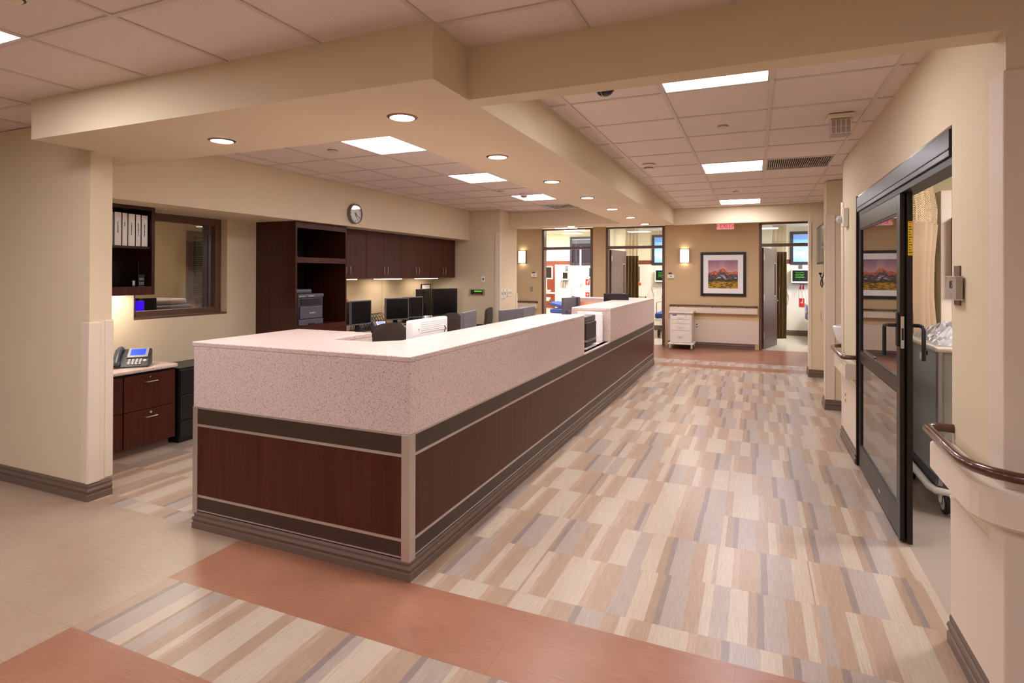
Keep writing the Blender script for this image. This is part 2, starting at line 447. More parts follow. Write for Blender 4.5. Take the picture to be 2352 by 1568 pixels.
names = ['square lit ceiling panel over the corridor, nearest the beam', 'square lit ceiling panel over the corridor beside the long slatted grille', 'square lit ceiling panel over the corridor, farthest along']
for i, h in enumerate(corr_l): troffer(i, h, ZC, names[i], M_PANEL, 'corridor ceiling panels')
names = ['lit ceiling panel over the nurse station, nearest the front soffit', 'middle lit ceiling panel over the nurse station', 'lit ceiling panel over the nurse station with a smoke detector in front of it']
for i, h in enumerate(off_l): troffer(i, h, ZC, names[i], M_PANEL, 'nurse station ceiling panels')
for h in far_l: troffer(0, h, 2.685, 'added ceiling panel brightening the far cross hall, unseen behind the soffit', M_FARL, 'added far hall ceiling panels')  # unseen panels, added to brighten the far hall
troffer(0, lob_l[0], ZL, 'lit ceiling panel at the left edge of the lobby ceiling', M_LOBBYL, 'lobby ceiling panels')
for i, h in enumerate(lob_l[1:]): troffer(i, h, ZL, 'unseen ceiling panel added over the lobby behind the viewer', M_LOBBYL, 'lobby ceiling panels')  # extra panels out of view, added to raise the lobby brightness

# ---------------------------------------------------------------- walls
mb = MB(); mb.box(X0, -4.66, 2.506, 2.656, 0, ZL); mb.box(-4.66, -4.265, 2.506, 2.656, 0, ZS); mb.box(-9.15, X0, -6, 13, 0, 2.8)
struct('wall_left', mb, M_WALL)
# interior wall of the office with the window recess
WY0, WY1, WZ0, WZ1 = 3.516, 4.536, 1.143, 2.175
mb = MB()
mb.box(-5.6, -5.33, 2.656, WY0, 0, 2.69); mb.box(-5.6, -5.33, WY1, 4.95, 0, 2.69)
mb.box(-5.6, -5.33, WY0, WY1, 0, WZ0); mb.box(-5.6, -5.40, 4.95, 9.02, 0, 2.69)
struct('wall_office', mb, M_WALL)
struct('trim_bulkhead', B(-5.6, -4.66, 2.656, 9.02, 2.175, 2.7), M_WALL)
struct('wall_office_end', B(-8.99, -4.075, 9.02, 9.79, 0, 2.7), M_WALL)
mb = MB()
mb.box(-4.2, -1.276, 2.12, 2.91, ZS, 2.72); mb.box(-4.66, -4.2, 2.506, 2.91, ZS, 2.72)
mb.box(-2.06, -1.276, 2.91, 10.0, ZS, 2.72); mb.box(-4.075, -2.06, 9.42, 10.0, ZS, 2.72)
mb.box(-1.276, XR, 2.45, 2.57, ZS, 2.72); mb.box(-1.276, 2.2, 9.99, 10.12, ZS, 2.72)
struct('trim_soffit', mb, M_WALL)
DY0, DY1, DZ = 3.03, 5.53, 2.24
mb = MB()
mb.box(XR, .95, 2.57, DY0, 0, ZC); mb.box(XR, .95, DY0, DY1, DZ, ZC+.02); mb.box(XR, .95, DY1, 6.4, 0, ZC)
mb.box(XR, 5.0, 2.45, 2.57, 0, ZL+.02); mb.box(.95, 3.6, 6.27, 6.4, 0, ZC)
struct('wall_right', mb, M_WALL)
struct('wall_lobby_right', B(5.0, 5.15, -6, 2.6, 0, 2.8), M_WALL)
struct('wall_back', B(-9.15, 5.15, -6.15, -6, 0, 2.8), M_WALL)
mb = MB()
mb.box(.768, 2.2, 7.63, 7.9, 0, ZC); mb.box(.775, 2.2, 9.95, 10.3, 0, ZC); mb.box(1.0, 1.12, 7.9, 9.95, 0, ZC)
mb.box(1.32, 1.44, 6.4, 7.63, 0, ZC); mb.box(2.2, 2.3, 10.3, 13.0, 0, ZC)
struct('wall_corridor_right', mb, M_WALL)
D = [(-4.75, -3.49), (-3.18, -1.85), (.07, 1.22)]
mb = MB(); xs = [-9.0]+[v for d in D for v in d]+[2.3]
for i in range(0, 8, 2): mb.box(xs[i], xs[i+1], 13.0, 13.14, 0, 2.75)
struct('wall_far', mb, M_ACC)
mb = MB()
for i in range(0, 8, 2): mb.box(xs[i]+.0, xs[i+1], 13.0, 13.14, 2.66, 2.75)
# patient rooms
struct('wall_room_back', B(-9.0, 4.4, 16.5, 16.6, 0, 2.95), M_ROOMW)
mb = MB(); mb.box(-7.2, -7.1, 13.14, 16.5, 0, 2.95); mb.box(-3.36, -3.30, 13.14, 16.5, 0, 2.95); mb.box(-.35, -.25, 13.14, 16.5, 0, 2.95); mb.box(3.4, 3.5, 13.14, 16.5, 0, 2.95)
struct('wall_room_partition', mb, M_ROOMW)
ceiling('ceiling_patient_rooms', -7.2, 3.5, 13.14, 16.5, 2.8, [-7.2+.61*k for k in range(18)], [13.14+.61*k for k in range(6)], (), (M_ROOMCEIL, M_ROOMCEIL), False)
struct('trim_back_band', B(-7.1, 3.4, 16.485, 16.5, 1.86, 1.975), mat('rust_band_paint', (124, 62, 42), .5))
mb = MB(); mb.box(-7.1, -3.36, 16.47, 16.5, 0.12, 1.86); mb.box(-3.3, -.35, 16.47, 16.5, .12, 1.86); mb.box(-.25, 3.4, 16.47, 16.5, .12, 1.86)
struct('trim_wall_sheet', mb, mat('white_wall_sheet', (240, 234, 222), .5))
baseboard('baseboard_rooms', [(-7.1, 16.47), (3.4, 16.47)], .14)
# room behind the sliding door
mb = MB(); mb.box(3.5, 3.6, 2.57, 6.27, 0, 2.8)
struct('wall_room_side', mb, M_OLIVE)
mb = MB(); mb.box(.95, 3.5, 6.255, 6.27, 1.9, 2.8); mb.box(.95, 3.5, 6.25, 6.27, 0, 1.80)
struct('wall_room_far', mb, [M_OLIVE])
ceiling('ceiling_sliding_door_room', .95, 3.6, 2.57, 6.27, 2.72, [1.56, 2.17, 2.78, 3.39], [3.18, 3.79, 4.4, 5.01, 5.62], (), (M_ROOMCEIL, M_TBAR), False)
# interior office behind the window
mb = MB(); mb.box(-8.6, -8.5, 2.656, 9.02, 0, 2.75)
struct('wall_back_office', mb, M_ACC)
ceiling('ceiling_back_office', -8.6, -5.6, 2.656, 9.02, 2.7, [-8, -7.4, -6.8, -6.2], [3.2, 3.8, 4.4, 5., 5.6, 6.2], (), (M_TILE, M_TBAR), False)

# baseboards (travel direction keeps the room on the right hand)
baseboard('baseboard_left', [(X0, 2.506), (-4.265, 2.506), (-4.265, 2.656)])
mb = MB()
sweep(mb, [(1.3, 6.4), (XR, 6.4), (XR, DY1)], baseprof(.12)); sweep(mb, [(XR, DY0), (XR, 2.45), (4.9, 2.45)], baseprof(.12))
struct('baseboard_right', mb, M_BASE)
mb = MB()
sweep(mb, [(1.0, 7.9), (.768, 7.9), (.768, 7.63), (1.3, 7.63)], baseprof(.12)); sweep(mb, [(2.0, 10.3), (.775, 10.3), (.775, 9.95), (1.0, 9.95)], baseprof(.12))
struct('baseboard_corridor', mb, M_BASE)
mb = MB(); xs = [-9.0, -4.83, -3.41, -3.26, -1.77, -.01, 1.3, 2.2]
for i in (0, 2, 4, 6): sweep(mb, [(xs[i], 13.0), (xs[i+1], 13.0)], baseprof(.12))
struct('baseboard_far', mb, M_BASE)

# ---------------------------------------------------------------- doors in the far wall
def door_frame(i, x0, x1, side_open=True):
    """outer frame x0..x1 in the wall y 13.0-13.14, transom bar at 2.2, glass above"""
    r = MB(); f = .055
    r.box(x0, x0+f, 12.985, 13.155, 0, 2.66); r.box(x1-f, x1, 12.985, 13.155, 0, 2.66)
    r.box(x0+f, x1-f, 12.985, 13.155, 2.165, 2.225); r.box(x0+f, x1-f, 12.985, 13.155, 2.63, 2.66)
    fr = struct('door_%d' % i, r, M_DOORFR, bevel=.003)
    B(x0+f, x1-f, 13.065, 13.071, 2.225, 2.63).build('transom_glass', M_GLASS, fr)
    return fr
for i, (a, b) in enumerate(D): door_frame(i+1, a, b)
def door_leaf(xh, yh, ang, w, label):
    t = thing('door_leaf', (xh, yh, 0), label, 'door', 'open patient room doors')
    c, s_ = math.cos(ang), math.sin(ang)
    def bx(u0, u1, v0, v1, z0, z1, mb=None):
        mb = mb or MB(); mb.T = Matrix.Translation((xh, yh, 0)) @ Matrix.Rotation(ang, 4, 'Z'); mb.box(u0, u1, v0, v1, z0, z1); return mb
    mb = MB()
    bx(0, w, -.022, .022, .01, .95, mb); bx(0, w-.23, -.022, .022, .95, 2.15, mb); bx(w-.13, w, -.022, .022, .95, 2.15, mb); bx(w-.23, w-.13, -.022, .022, 1.82, 2.15, mb); bx(w-.23, w-.13, -.022, .022, .95, 1.12, mb)
    mb.build('leaf_panel', M_DOORLEAF, t)
    bx(w-.225, w-.135, -.004, .004, 1.115, 1.825).build('vision_glass', M_DGLASS, t)
    fr = MB()
    for v in (-.028, .022):
        bx(w-.245, w-.23, v, v+.006, 1.10, 1.84, fr); bx(w-.13, w-.115, v, v+.006, 1.10, 1.84, fr); bx(w-.23, w-.13, v, v+.006, 1.82, 1.84, fr); bx(w-.23, w-.13, v, v+.006, 1.10, 1.12, fr)
    fr.build('glass_stop', M_STEEL, t)
    for z in (.3, 1.1, 1.95): bx(-.02, .02, -.035, -.022, z-.06, z+.06).build('hinge', M_STEEL, t)
    for sg in (-1, 1):
        mb = MB(); mb.T = Matrix.Translation((xh, yh, 0)) @ Matrix.Rotation(ang, 4, 'Z')
        mb.cyl((w-.06, sg*.022, 1.0), (w-.06, sg*.06, 1.0), .012, n=10); mb.cyl((w-.06, sg*.06, 1.0), (w-.17, sg*.06, 1.0), .009, n=10)
        mb.build('lever_handle', M_STEEL, t, smooth=True)
door_leaf(-3.11, 13.17, math.radians(83), 1.05, 'brown door with narrow glass slot, swung open beside the middle doorway')
door_leaf(.14, 13.17, math.radians(74), 1.05, 'brown door with narrow glass slot, swung open in the doorway right of the picture')

def curtain(name, x0, y0, x1, y1, ztop, znet, zbot, cloth, label, folds=6, amp=.045):
    t = thing(name, ((x0+x1)/2, (y0+y1)/2, zbot), label, 'curtain')
    L = math.hypot(x1-x0, y1-y0); dx, dy = (x1-x0)/L, (y1-y0)/L; n = folds*10
    def sheet(za, zb, amp_, ph=0.):
        mb = MB(); vs = []; k = 5
        for j in range(k+1):
            z = za+(zb-za)*j/k; am = amp_*(1+.25*math.sin(j*1.3))
            for i in range(n+1):
                u = L*i/n; d = am*math.sin(2*PI*folds*i/n+ph+.25*math.sin(j))+.012*math.sin(i*.7+j)
                vs.append((x0+dx*u-dy*d, y0+dy*u+dx*d, z))
        mb.add(vs, [(j*(n+1)+i, j*(n+1)+i+1, (j+1)*(n+1)+i+1, (j+1)*(n+1)+i) for j in range(k) for i in range(n)])
        return mb
    sheet(zbot, znet, amp).build('cloth_panel', cloth, t, smooth=True, solid=.003)
    sheet(znet, ztop-.03, amp*.8).build('net_header', M_NET, t, smooth=True)
    mb = MB(); mb.tube([(x0-dx*.1, y0-dy*.1, ztop), (x1+dx*.5, y1+dy*.5, ztop)], .012)
    mb.build('track', M_STEEL, t)
    for i in range(folds*2+1):
        u = L*i/(folds*2); MB().tube([(x0+dx*u, y0+dy*u, ztop), (x0+dx*u, y0+dy*u, ztop-.04)], .006, 6).build('curtain_hook', M_STEEL, t)
    return t
curtain('privacy_curtain', -3.02, 14.38, -2.72, 14.55, 2.75, 2.04, .3, M_OLCUR, 'bunched olive privacy curtain with net top in the middle doorway', 4)
curtain('privacy_curtain', .36, 14.32, .65, 14.5, 2.75, 2.10, .12, M_OLCUR, 'bunched olive privacy curtain with net top in the doorway right of the picture', 4)

# ---------------------------------------------------------------- nurse station desk
DX, DYF = -1.64, 2.508
desk = thing('nurse_station', (-2.4, 5.0, 0), 'long L-shaped nurse station counter clad in speckled stone above dark wood panels', 'counter')
ZG, ZT = .752, 1.157
g = MB()   # front run and first side run, one shell of stone with mitred outside corner
def upstand(mb, poly, z0, z1): mb.prism(poly, 'Z', z0, z1)
MB().prism([(-3.25, DYF), (DX, DYF), (DX, 5.78), (-2.1, 5.78), (-2.1, 3.10), (-2.22, 2.97), (-2.56, 2.97), (-2.56, 3.42), (-3.25, 3.42)], 'Z', 1.127, ZT).build('counter_top', M_GRAN, desk, bevel=.006)
mb = MB(); mb.box(-3.23, DX, DYF, 2.55, ZG, 1.127); mb.box(-1.68, DX, 2.55, 5.78, ZG, 1.127); mb.box(-3.25, -3.21, 2.55, 3.42, 0, 1.127)
mb.box(-2.10, -1.68, 5.74, 5.78, ZG, 1.127)
mb.build('counter_fascia', M_GRAN, desk, bevel=.003)
# return block with open niche facing the staff side
mb = MB(); mb.box(-2.60, -2.56, 3.38, 3.42, 0, 1.127); mb.box(-2.60, -2.56, 2.97, 3.38, 1.09, 1.127); mb.box(-2.60, -2.56, 2.97, 3.0, 0, 1.127); mb.box(-3.21, -2.60, 3.38, 3.42, 0, 1.127)
mb.build('return_panel', M_GRAN, desk)
mb = MB(); mb.box(-3.21, -2.62, 2.6, 3.37, .74, .76); mb.box(-3.2, -3.18, 2.6, 3.37, .76, 1.12)
mb.build('niche_shelf', mat('orange_brown_laminate', (176, 112, 84), .4), desk)
MB().prism([(-2.14, 6.95), (DX, 6.95), (DX, 10.24), (-3.2, 10.24), (-3.2, 9.84), (-2.14, 9.84)], 'Z', 1.127, ZT+.006).build('counter_top', M_GRAN, desk, bevel=.006)
mb = MB(); mb.box(-1.68, DX, 6.95, 10.24, ZG, 1.127); mb.box(-2.14, -1.68, 6.95, 6.99, ZG, 1.127); mb.box(-3.2, -1.68, 10.20, 10.24, ZG, 1.127); mb.box(-3.2, -3.02, 9.84, 9.92, 0, 1.127); mb.box(-3.02, -2.14, 9.84, 9.92, 1.09, 1.127)
mb.build('counter_fascia', M_GRAN, desk, bevel=.003)
mb = MB(); mb.box(-3.02, -1.7, 10.17, 10.2, .76, 1.127)
mb.build('niche_back', mat('orange_brown_laminate', (176, 112, 84), .4), desk)
mb = MB(); mb.box(-2.9, -2.2, 10.0, 10.04, 1.09, 1.11); mb.build('task_light', M_UNDER, desk)
# work surface behind, low ledge in the gap
mb = MB(); mb.box(-2.75, -1.665, 2.98, 10.1, .722, .752); mb.box(-1.665, DX, 5.785, 6.945, .738, .7525); mb.build('work_surface', M_GRAN, desk, bevel=.005)
mb = MB(); mb.box(-2.72, -2.70, 3.0, 10.05, .35, .722); mb.box(-2.7, -1.7, 6.0, 6.04, 0, .722); mb.box(-2.7, -1.7, 8.4, 8.44, 0, .722); mb.build('modesty_panel', M_WOOD2, desk)
# panels
XP, YP = DX+.012, DYF-.0
core = MB(); core.box(-3.2, -1.68, 2.545, 2.6, 0, ZG); core.box(-1.72, -1.68, 2.6, 10.2, 0, ZG); core.box(-3.2, -1.72, 10.15, 10.2, 0, ZG); core.build('core_panel', M_DARKIN, desk)
def band(name, z0, z1, m, inset):
    mb = MB(); mb.box(-3.195, DX-.03, DYF+inset, 2.55, z0, z1); mb.box(-1.69, DX-inset, 2.545, 10.22, z0, z1); mb.box(-3.195, DX-.03, 10.2, 10.235-inset, z0, z1)
    return mb.build(name, m, desk)
band('wood_panel', .208, .632, M_WOOD, .006)
band('upper_dark_band', .646, .742, M_BAND, .006)
band('lower_dark_band', .115, .194, M_BAND, .006)
for z0, z1 in ((.742, .752), (.632, .647), (.193, .208), (.108, .115)): band('steel_trim', z0, z1, M_STEEL, .002)
mb = MB(); mb.box(-1.69, DX+.003, DYF-.003, 2.56, .095, .7515)
mb.build('corner_post', M_STEEL, desk, bevel=.002)
mb = MB(); mb.box(-3.235, -3.195, DYF-.002, 2.56, .095, .752); mb.build('corner_post', M_STEEL, desk, bevel=.002)
mb = MB(); mb.box(-1.67, DX+.002, 10.19, 10.24, .095, .752); mb.build('corner_post', M_STEEL, desk, bevel=.002)
mb = MB(); sweep(mb, [(-3.21, 3.38), (-3.21, DYF+.01), (DX-.01, DYF+.01), (DX-.01, 10.22), (-3.0, 10.22)], baseprof(.10)); mb.build('base_moulding', M_BASE, desk)

# ---------------------------------------------------------------- downlights
cans = [(-3.105, 2.60, 'recessed downlight in the front soffit, the left one'), (-1.741, 2.58, 'recessed downlight in the front soffit near its notched corner')] + \
       [(-1.70, 3.72+1.187*k, s) for k, s in enumerate(['large recessed downlight, nearest in the row over the long counter', 'recessed downlight, second along the row over the long counter', 'recessed downlight, third along the row over the long counter', 'recessed downlight, fourth along the row over the long counter', 'recessed downlight, fifth along the row over the long counter', 'recessed downlight at the far end of the row over the counter'])] + \
       [(-3.0, 9.7, 'recessed downlight in the cross soffit before the far hall')]
src = None
for x, y, lab in cans:
    if src is None:
        t = thing('recessed_downlight', (x, y, ZS), lab, 'downlight', 'round recessed downlights')
        MB().lathe([(.0, -.001), (.064, -.001), (.064, -.004), (0.0, -.0045)], (x, y, ZS), 32).build('lens', M_CANL, t)
        MB().lathe([(.064, -.001), (.066, -.008), (.074, -.007), (.082, -.001)], (x, y, ZS), 32).build('trim_ring', mat('bronze_trim_ring', (120, 92, 74), .35, .6), t, smooth=True)
        L = bpy.data.lights.new('downlight_beam', 'SPOT'); L.energy = 16; L.spot_size = math.radians(125); L.spot_blend = .8; L.shadow_soft_size = .06; L.color = (1, .93, .9)
        lo = bpy.data.objects.new('downlight_beam', L); COL.objects.link(lo); lo.parent = t; lo.location = (0, 0, -.012)
        src = t
    else: dup(src, (x, y, ZS), 0, lab)

# ---------------------------------------------------------------- ceiling devices
def disc(x, y, lab): MB().lathe([(0, 0), (.04, 0), (.042, -.006), (.04, -.009), (0, -.009)], (x, y, ZC), 24).build('sprinkler_cover', M_TBAR, label=lab, cat='sprinkler cover', group='round sprinkler cover plates', smooth=True)
disc(-.225, 4.543, 'round sprinkler cover plate in the corridor ceiling, nearer one'); disc(-.241, 8.187, 'round sprinkler cover plate in the corridor ceiling before the last panel'); disc(-3.507, 4.092, 'round sprinkler cover plate beside the first nurse station ceiling panel'); disc(-3.15, 7.0, 'round sprinkler cover plate between the farther nurse station panels')
def smoke(x, y, z, lab):
    t = thing('smoke_detector', (x, y, z-.06), lab, 'smoke detector', 'white smoke detectors')
    MB().lathe([(0, 0), (.062, 0), (.066, -.012), (.05, -.022), (0, -.022)], (x, y, z), 24).build('mounting_base', M_WHITE, t, smooth=True)
    MB().lathe([(.0, -.022), (.046, -.022), (.048, -.034), (.03, -.05), (0, -.052)], (x, y, z), 24).build('sensing_head', M_CREAM, t, smooth=True)
    MB().lathe([(.047, -.034), (.049, -.036), (.043, -.041), (.04, -.04)], (x, y, z), 24).build('slot_ring', M_BLACK, t)
smoke(-.991, 5.835, ZC, 'white smoke detector on the corridor ceiling left of the panels'); smoke(-2.955, 7.35, ZC, 'white smoke detector in front of the third nurse station panel'); smoke(-2.62, 1.25, ZL, 'pale smoke detector at the top left of the lobby ceiling')
t = thing('dome_camera', (-.80, 3.24, ZC-.07), 'dark dome security camera peeking below the beam', 'security camera')
MB().lathe([(0, 0), (.07, 0), (.075, -.01), (.07, -.03), (0, -.03)], (-.80, 3.24, ZC), 24).build('mounting_ring', M_CREAM, t, smooth=True)
MB().lathe([(.056, -.028), (.053, -.045), (.038, -.066), (.02, -.075), (0, -.078)], (-.80, 3.24, ZC), 24).build('dome', mat('smoked_dome', (24, 22, 24), .06), t, smooth=True)
# louvred emergency unit
t = thing('louvred_ceiling_unit', (.545, 4.56, ZC-.14), 'grey ceiling unit with four louvre cells beside the corridor grid', 'ceiling unit')
B(.46, .62, 4.46, 4.62, ZC-.03, ZC, ).build('mounting_box', M_CREAM, t, bevel=.005)
mb = MB(); mb.box(.478, .602, 4.49, 4.59, ZC-.14, ZC-.03); mb.build('housing', mat('pale_grey_plastic', (176, 160, 156), .5), t, bevel=.006)
mb = MB()
for k in range(5): mb.box(.478+.0295*k, .484+.0295*k, 4.478, 4.492, ZC-.135, ZC-.035)
for z in (.035, .085, .13): mb.box(.478, .602, 4.478, 4.492, ZC-z-.004, ZC-z)
mb.build('louvre_grid', M_CREAM, t)
def slats(name, x0, x1, y0, y1, z, n, lab, ax='X'):
    t = thing(name, ((x0+x1)/2, (y0+y1)/2, z), lab, 'air vent')
    B(x0+.012, x1-.012, y0+.012, y1-.012, z+.03, z+.034).build('duct_back', mat('duct_dark', (110, 96, 88), .8), t)
    mb = MB()
    for k in range(n):
        a = x0+.02+(x1-x0-.04)*(k+.5)/n; h = (x1-x0-.04)/n*.32
        mb.prism([(a-h, z), (a-h*.3, z), (a+h, z+.024), (a+h*.3, z+.024)], 'Y', y0+.02, y1-.02)
    mb.build('slat_row', M_TBAR, t)
    mb = MB()
    for q in ((x0+.005, x1-.005, y0+.005, y0+.02), (x0+.005, x1-.005, y1-.02, y1-.005), (x0+.005, x0+.02, y0+.02, y1-.02), (x1-.02, x1-.005, y0+.02, y1-.02)): mb.box(*q, z-.002, z+.03)
    mb.build('frame', M_TBAR, t)
slats('return_air_grille', .085, .69, 6.02, 6.63, ZC, 30, 'wide slatted return air grille in the corridor ceiling')
# four-way diffuser over the office
x0, x1, y0, y1 = ovent_h[0]; cx_, cy_ = (x0+x1)/2, (y0+y1)/2
t = thing('supply_air_diffuser', (cx_, cy_, ZC), 'square four-way air diffuser in the ceiling over the far end of the nurse station', 'air vent')
B(x0+.01, x1-.01, y0+.01, y1-.01, ZC+.03, ZC+.034).build('duct_back', mat('duct_dark', (110, 96, 88), .8), t)
mb = MB()
for k in range(4):
    a, b = .235-.055*k, .285-.065*k
    for q in ((-a, a, -b, -b+.012), (-a, a, b-.012, b), (-a, -a+.012, -b, b), (a-.012, a, -b, b)): mb.box(cx_+q[0], cx_+q[1], cy_+q[2], cy_+q[3], ZC-.002-.002*k, ZC+.014)
mb.build('cone_ring', M_TBAR, t)

# ---------------------------------------------------------------- left pier guards
def guard(name, lab, boxes, m=M_CREAM, bevel=.006, cat='corner guard'):
    mb = MB()
    for b in boxes: mb.box(*b)
    return mb.build(name, m, bevel=bevel, label=lab, cat=cat)
guard('corner_guard', 'cream corner guard on the left pier edge facing the lobby', [(-4.34, -4.265, 2.496, 2.506, .118, 1.24), (-4.265, -4.252, 2.496, 2.575, .118, 1.24)])
guard('corner_guard', 'narrow cream corner guard on the left pier edge facing the desk cabinets', [(-4.265, -4.252, 2.607, 2.662, .13, 1.25), (-4.33, -4.26, 2.656, 2.668, .13, 1.25)])
guard('wall_guard_strip', 'thin cream infill strip between two corner guards on the left pier', [(-4.265, -4.258, 2.5755, 2.6065, .125, 1.245)], bevel=.001, cat='wall guard')
# ---------------------------------------------------------------- interior window
fr = MB(); f = .075; xf0, xf1 = -5.5, -5.42
fr.box(xf0, xf1, WY0, WY0+f, WZ0, WZ1); fr.box(xf0, xf1, WY1-f, WY1, WZ0, WZ1)
fr.box(xf0, xf1, WY0+f, WY1-f, WZ0, WZ0+f); fr.box(xf0, xf1, WY0+f, WY1-f, WZ1-f, WZ1)
win = struct('window_1', fr, M_DOORFR, bevel=.004)
sl = MB(); sl.box(-5.49, -5.47, WY1-f-.11, WY1-f-.06, WZ0+f, WZ1-f); sl.box(-5.48, -5.46, WY1-f-.05, WY1-f-.02, WZ0+f, WZ1-f)
sl.build('sliding_sash_stile', mat('grey_aluminium', (120, 112, 116), .35, .7), win)
B(-5.475, -5.469, WY0+f, WY1-f, WZ0+f, WZ1-f).build('window_pane', M_DGLASS, win)
B(-5.42, -5.335, WY0+.001, WY1-.001, WZ0, WZ0+.02).build('window_sill', M_DOORFR, win)

# ---------------------------------------------------------------- wall shelf cabinet with binders
sc_ = thing('wall_shelf_cabinet', (-5.165, 3.09, 1.39), 'open dark wood wall shelf cabinet holding white binders left of the interior window', 'cabinet')
ya, yb, xa, xb, za, zb = 2.67, 3.487, -5.329, -5.0, 1.39, 2.174
mb = MB(); mb.box(xa, xb, ya, ya+.025, za, zb); mb.box(xa, xb, yb-.03, yb, za, zb); mb.box(xa, xb, ya+.025, yb-.03, zb-.03, zb); mb.box(xa, xb-.005, ya+.025, yb-.03, za+.03, za+.05)
mb.build('cabinet_body', M_WOOD2, sc_, bevel=.001)
B(xb-.02, xb, ya+.025, yb-.03, za, za+.075).build('bottom_rail', M_WOOD, sc_)
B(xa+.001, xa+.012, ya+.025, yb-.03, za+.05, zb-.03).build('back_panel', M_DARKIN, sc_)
B(xa+.012, xb-.02, ya+.025, yb-.03, 1.80, 1.822).build('shelf', M_WOOD2, sc_)
B(-5.25, -5.1, 2.75, 3.42, 1.404, 1.418).build('under_shelf_light', M_UNDER, label='slim lit lamp under the open wall shelf cabinet', cat='under-cabinet lamp')
yy = 2.98
spines = [(.11, .30, 0), (.055, .285, 1), (.065, .285, 2), (.05, .282, 3), (.065, .28, 4), (.05, .278, 5), (.062, .276, 6)]
labs = ['white ring binder partly cut off by the pier, leftmost on the top shelf', 'grey binder edge with two ring holes on the top shelf', 'white binder with long spine title next to the grey one', 'narrow white binder with a very short spine title', 'wide white binder with spine title in the middle right', 'white binder second from the right end of the shelf', 'white binder at the right end of the top shelf']
for (wd, h, k), lab in zip(spines, labs):
    t = thing('ring_binder', (-5.12, yy+wd/2, 1.822), lab, 'binder', 'ring binders on the top shelf')
    grey = k == 1; cm = mat('grey_binder', (150, 140, 150), .5) if grey else M_PAPER
    mb = MB(); mb.box(-5.29, -5.03, yy+.001, yy+.004, 1.822, 1.822+h); mb.box(-5.29, -5.03, yy+wd-.005, yy+wd-.002, 1.822, 1.822+h); mb.box(-5.034, -5.03, yy+.001, yy+wd-.002, 1.822, 1.822+h)
    mb.build('cover', cm, t)
    B(-5.28, -5.04, yy+.006, yy+wd-.008, 1.83, 1.822+h-.01).build('page_block', M_PAPER, t)
    if grey:
        mb = MB()
        for z in (1.85, 2.08): mb.cyl((-5.031, yy+.03, z), (-5.0285, yy+.03, z), .005, n=10)
        mb.build('ring_hole', M_BLACK, t)
    elif k:
        mb = MB(); z = 1.822+h*.72; n = {3: 5}.get(k, 16)
        for q in range(n):
            hh = random.uniform(.003, .0065)
            mb.box(-5.03, -5.0292, yy+wd/2-.005, yy+wd/2+random.uniform(.001, .005), z-hh, z); z -= hh+random.choice((.0015, .0015, .004))
        mb.build('spine_title', M_TEXT, t)
    yy += wd+.001
# radio and battery on the lower shelf
t = thing('handheld_radio', (-5.07, 3.40, 1.44), 'black handheld radio with grey display standing on the lower shelf', 'radio')
MB().box(-5.09, -5.05, 3.37, 3.432, 1.44, 1.57).build('radio_body', M_BLACK, t, bevel=.006)
mb = MB(); mb.cyl((-5.07, 3.385, 1.57), (-5.07, 3.385, 1.70), .004, .003, 8); mb.build('antenna', M_BLACK, t)
B(-5.052, -5.049, 3.38, 3.42, 1.52, 1.542).build('display', mat('grey_lcd', (120, 125, 120), .3), t)
mb = MB()
for a in range(3):
    for b in range(2): mb.box(-5.051, -5.048, 3.381+.015*a, 3.389+.015*a, 1.482+.013*b, 1.488+.013*b)
mb.build('keypad', M_WHITE, t)
t = thing('small_pager', (-5.07, 3.335, 1.44), 'small dark pager with silver face beside the radio on the shelf', 'pager')
MB().box(-5.085, -5.06, 3.32, 3.352, 1.44, 1.52).build('pager_body', M_BLACK, t, bevel=.004)
B(-5.061, -5.058, 3.326, 3.346, 1.475, 1.515).build('pager_face', M_STEEL, t)

# ---------------------------------------------------------------- base cabinet, top, filing cabinet
bc = thing('base_drawer_cabinet', (-5.13, 3.1, 0), 'dark wood base cabinet with lockable drawers under the stone top at left', 'cabinet')
B(-5.329, -4.95, 2.66, 3.64, .085, .715).build('cabinet_body', M_DARKIN, bc)
B(-5.329, -4.985, 2.67, 3.61, 0, .085).build('toe_kick', M_BASE, bc)
for c, (a, b) in enumerate(((2.665, 3.162), (3.174, 3.638))):
    for r_, (z0, z1) in enumerate(((.392, .695), (.08, .386))):
        d = B(-4.95, -4.93, a, b, z0, z1).build('drawer', M_WOOD, bc, bevel=.0015)
        yc = (a+b)/2; zt = z1-.065
        mb = MB(); mb.tube([(-4.93, yc-.055, zt), (-4.905, yc-.05, zt), (-4.903, yc-.04, zt), (-4.903, yc+.04, zt), (-4.905, yc+.05, zt), (-4.93, yc+.055, zt)], .0045); mb.build('handle', M_STEEL, d, smooth=True)
        mb = MB(); mb.cyl((-4.93, yc, z1-.03), (-4.925, yc, z1-.03), .011); mb.cyl((-4.925, yc, z1-.03), (-4.922, yc, z1-.03), .006); mb.build('lock', M_CHROME, d, smooth=True)
poly = [(-5.329, 2.66), (-4.90, 2.66), (-4.90, 3.62), (-4.905, 3.645), (-4.925, 3.66), (-4.95, 3.665), (-5.329, 3.665)]
MB().prism(poly, 'Z', .72, .752).build('stone_worktop', M_GRAN, label='rounded speckled stone top on the left base cabinet under the phone', cat='worktop', bevel=.012, seg=3)
fc = thing('filing_cabinet', (-5.1, 3.9, 0), 'black metal filing cabinet between the left base cabinet and the stone counter', 'cabinet')
B(-5.329, -4.93, 3.675, 4.35, .03, .70).build('cabinet_body', mat('black_metal', (24, 22, 22), .35), fc, bevel=.003)
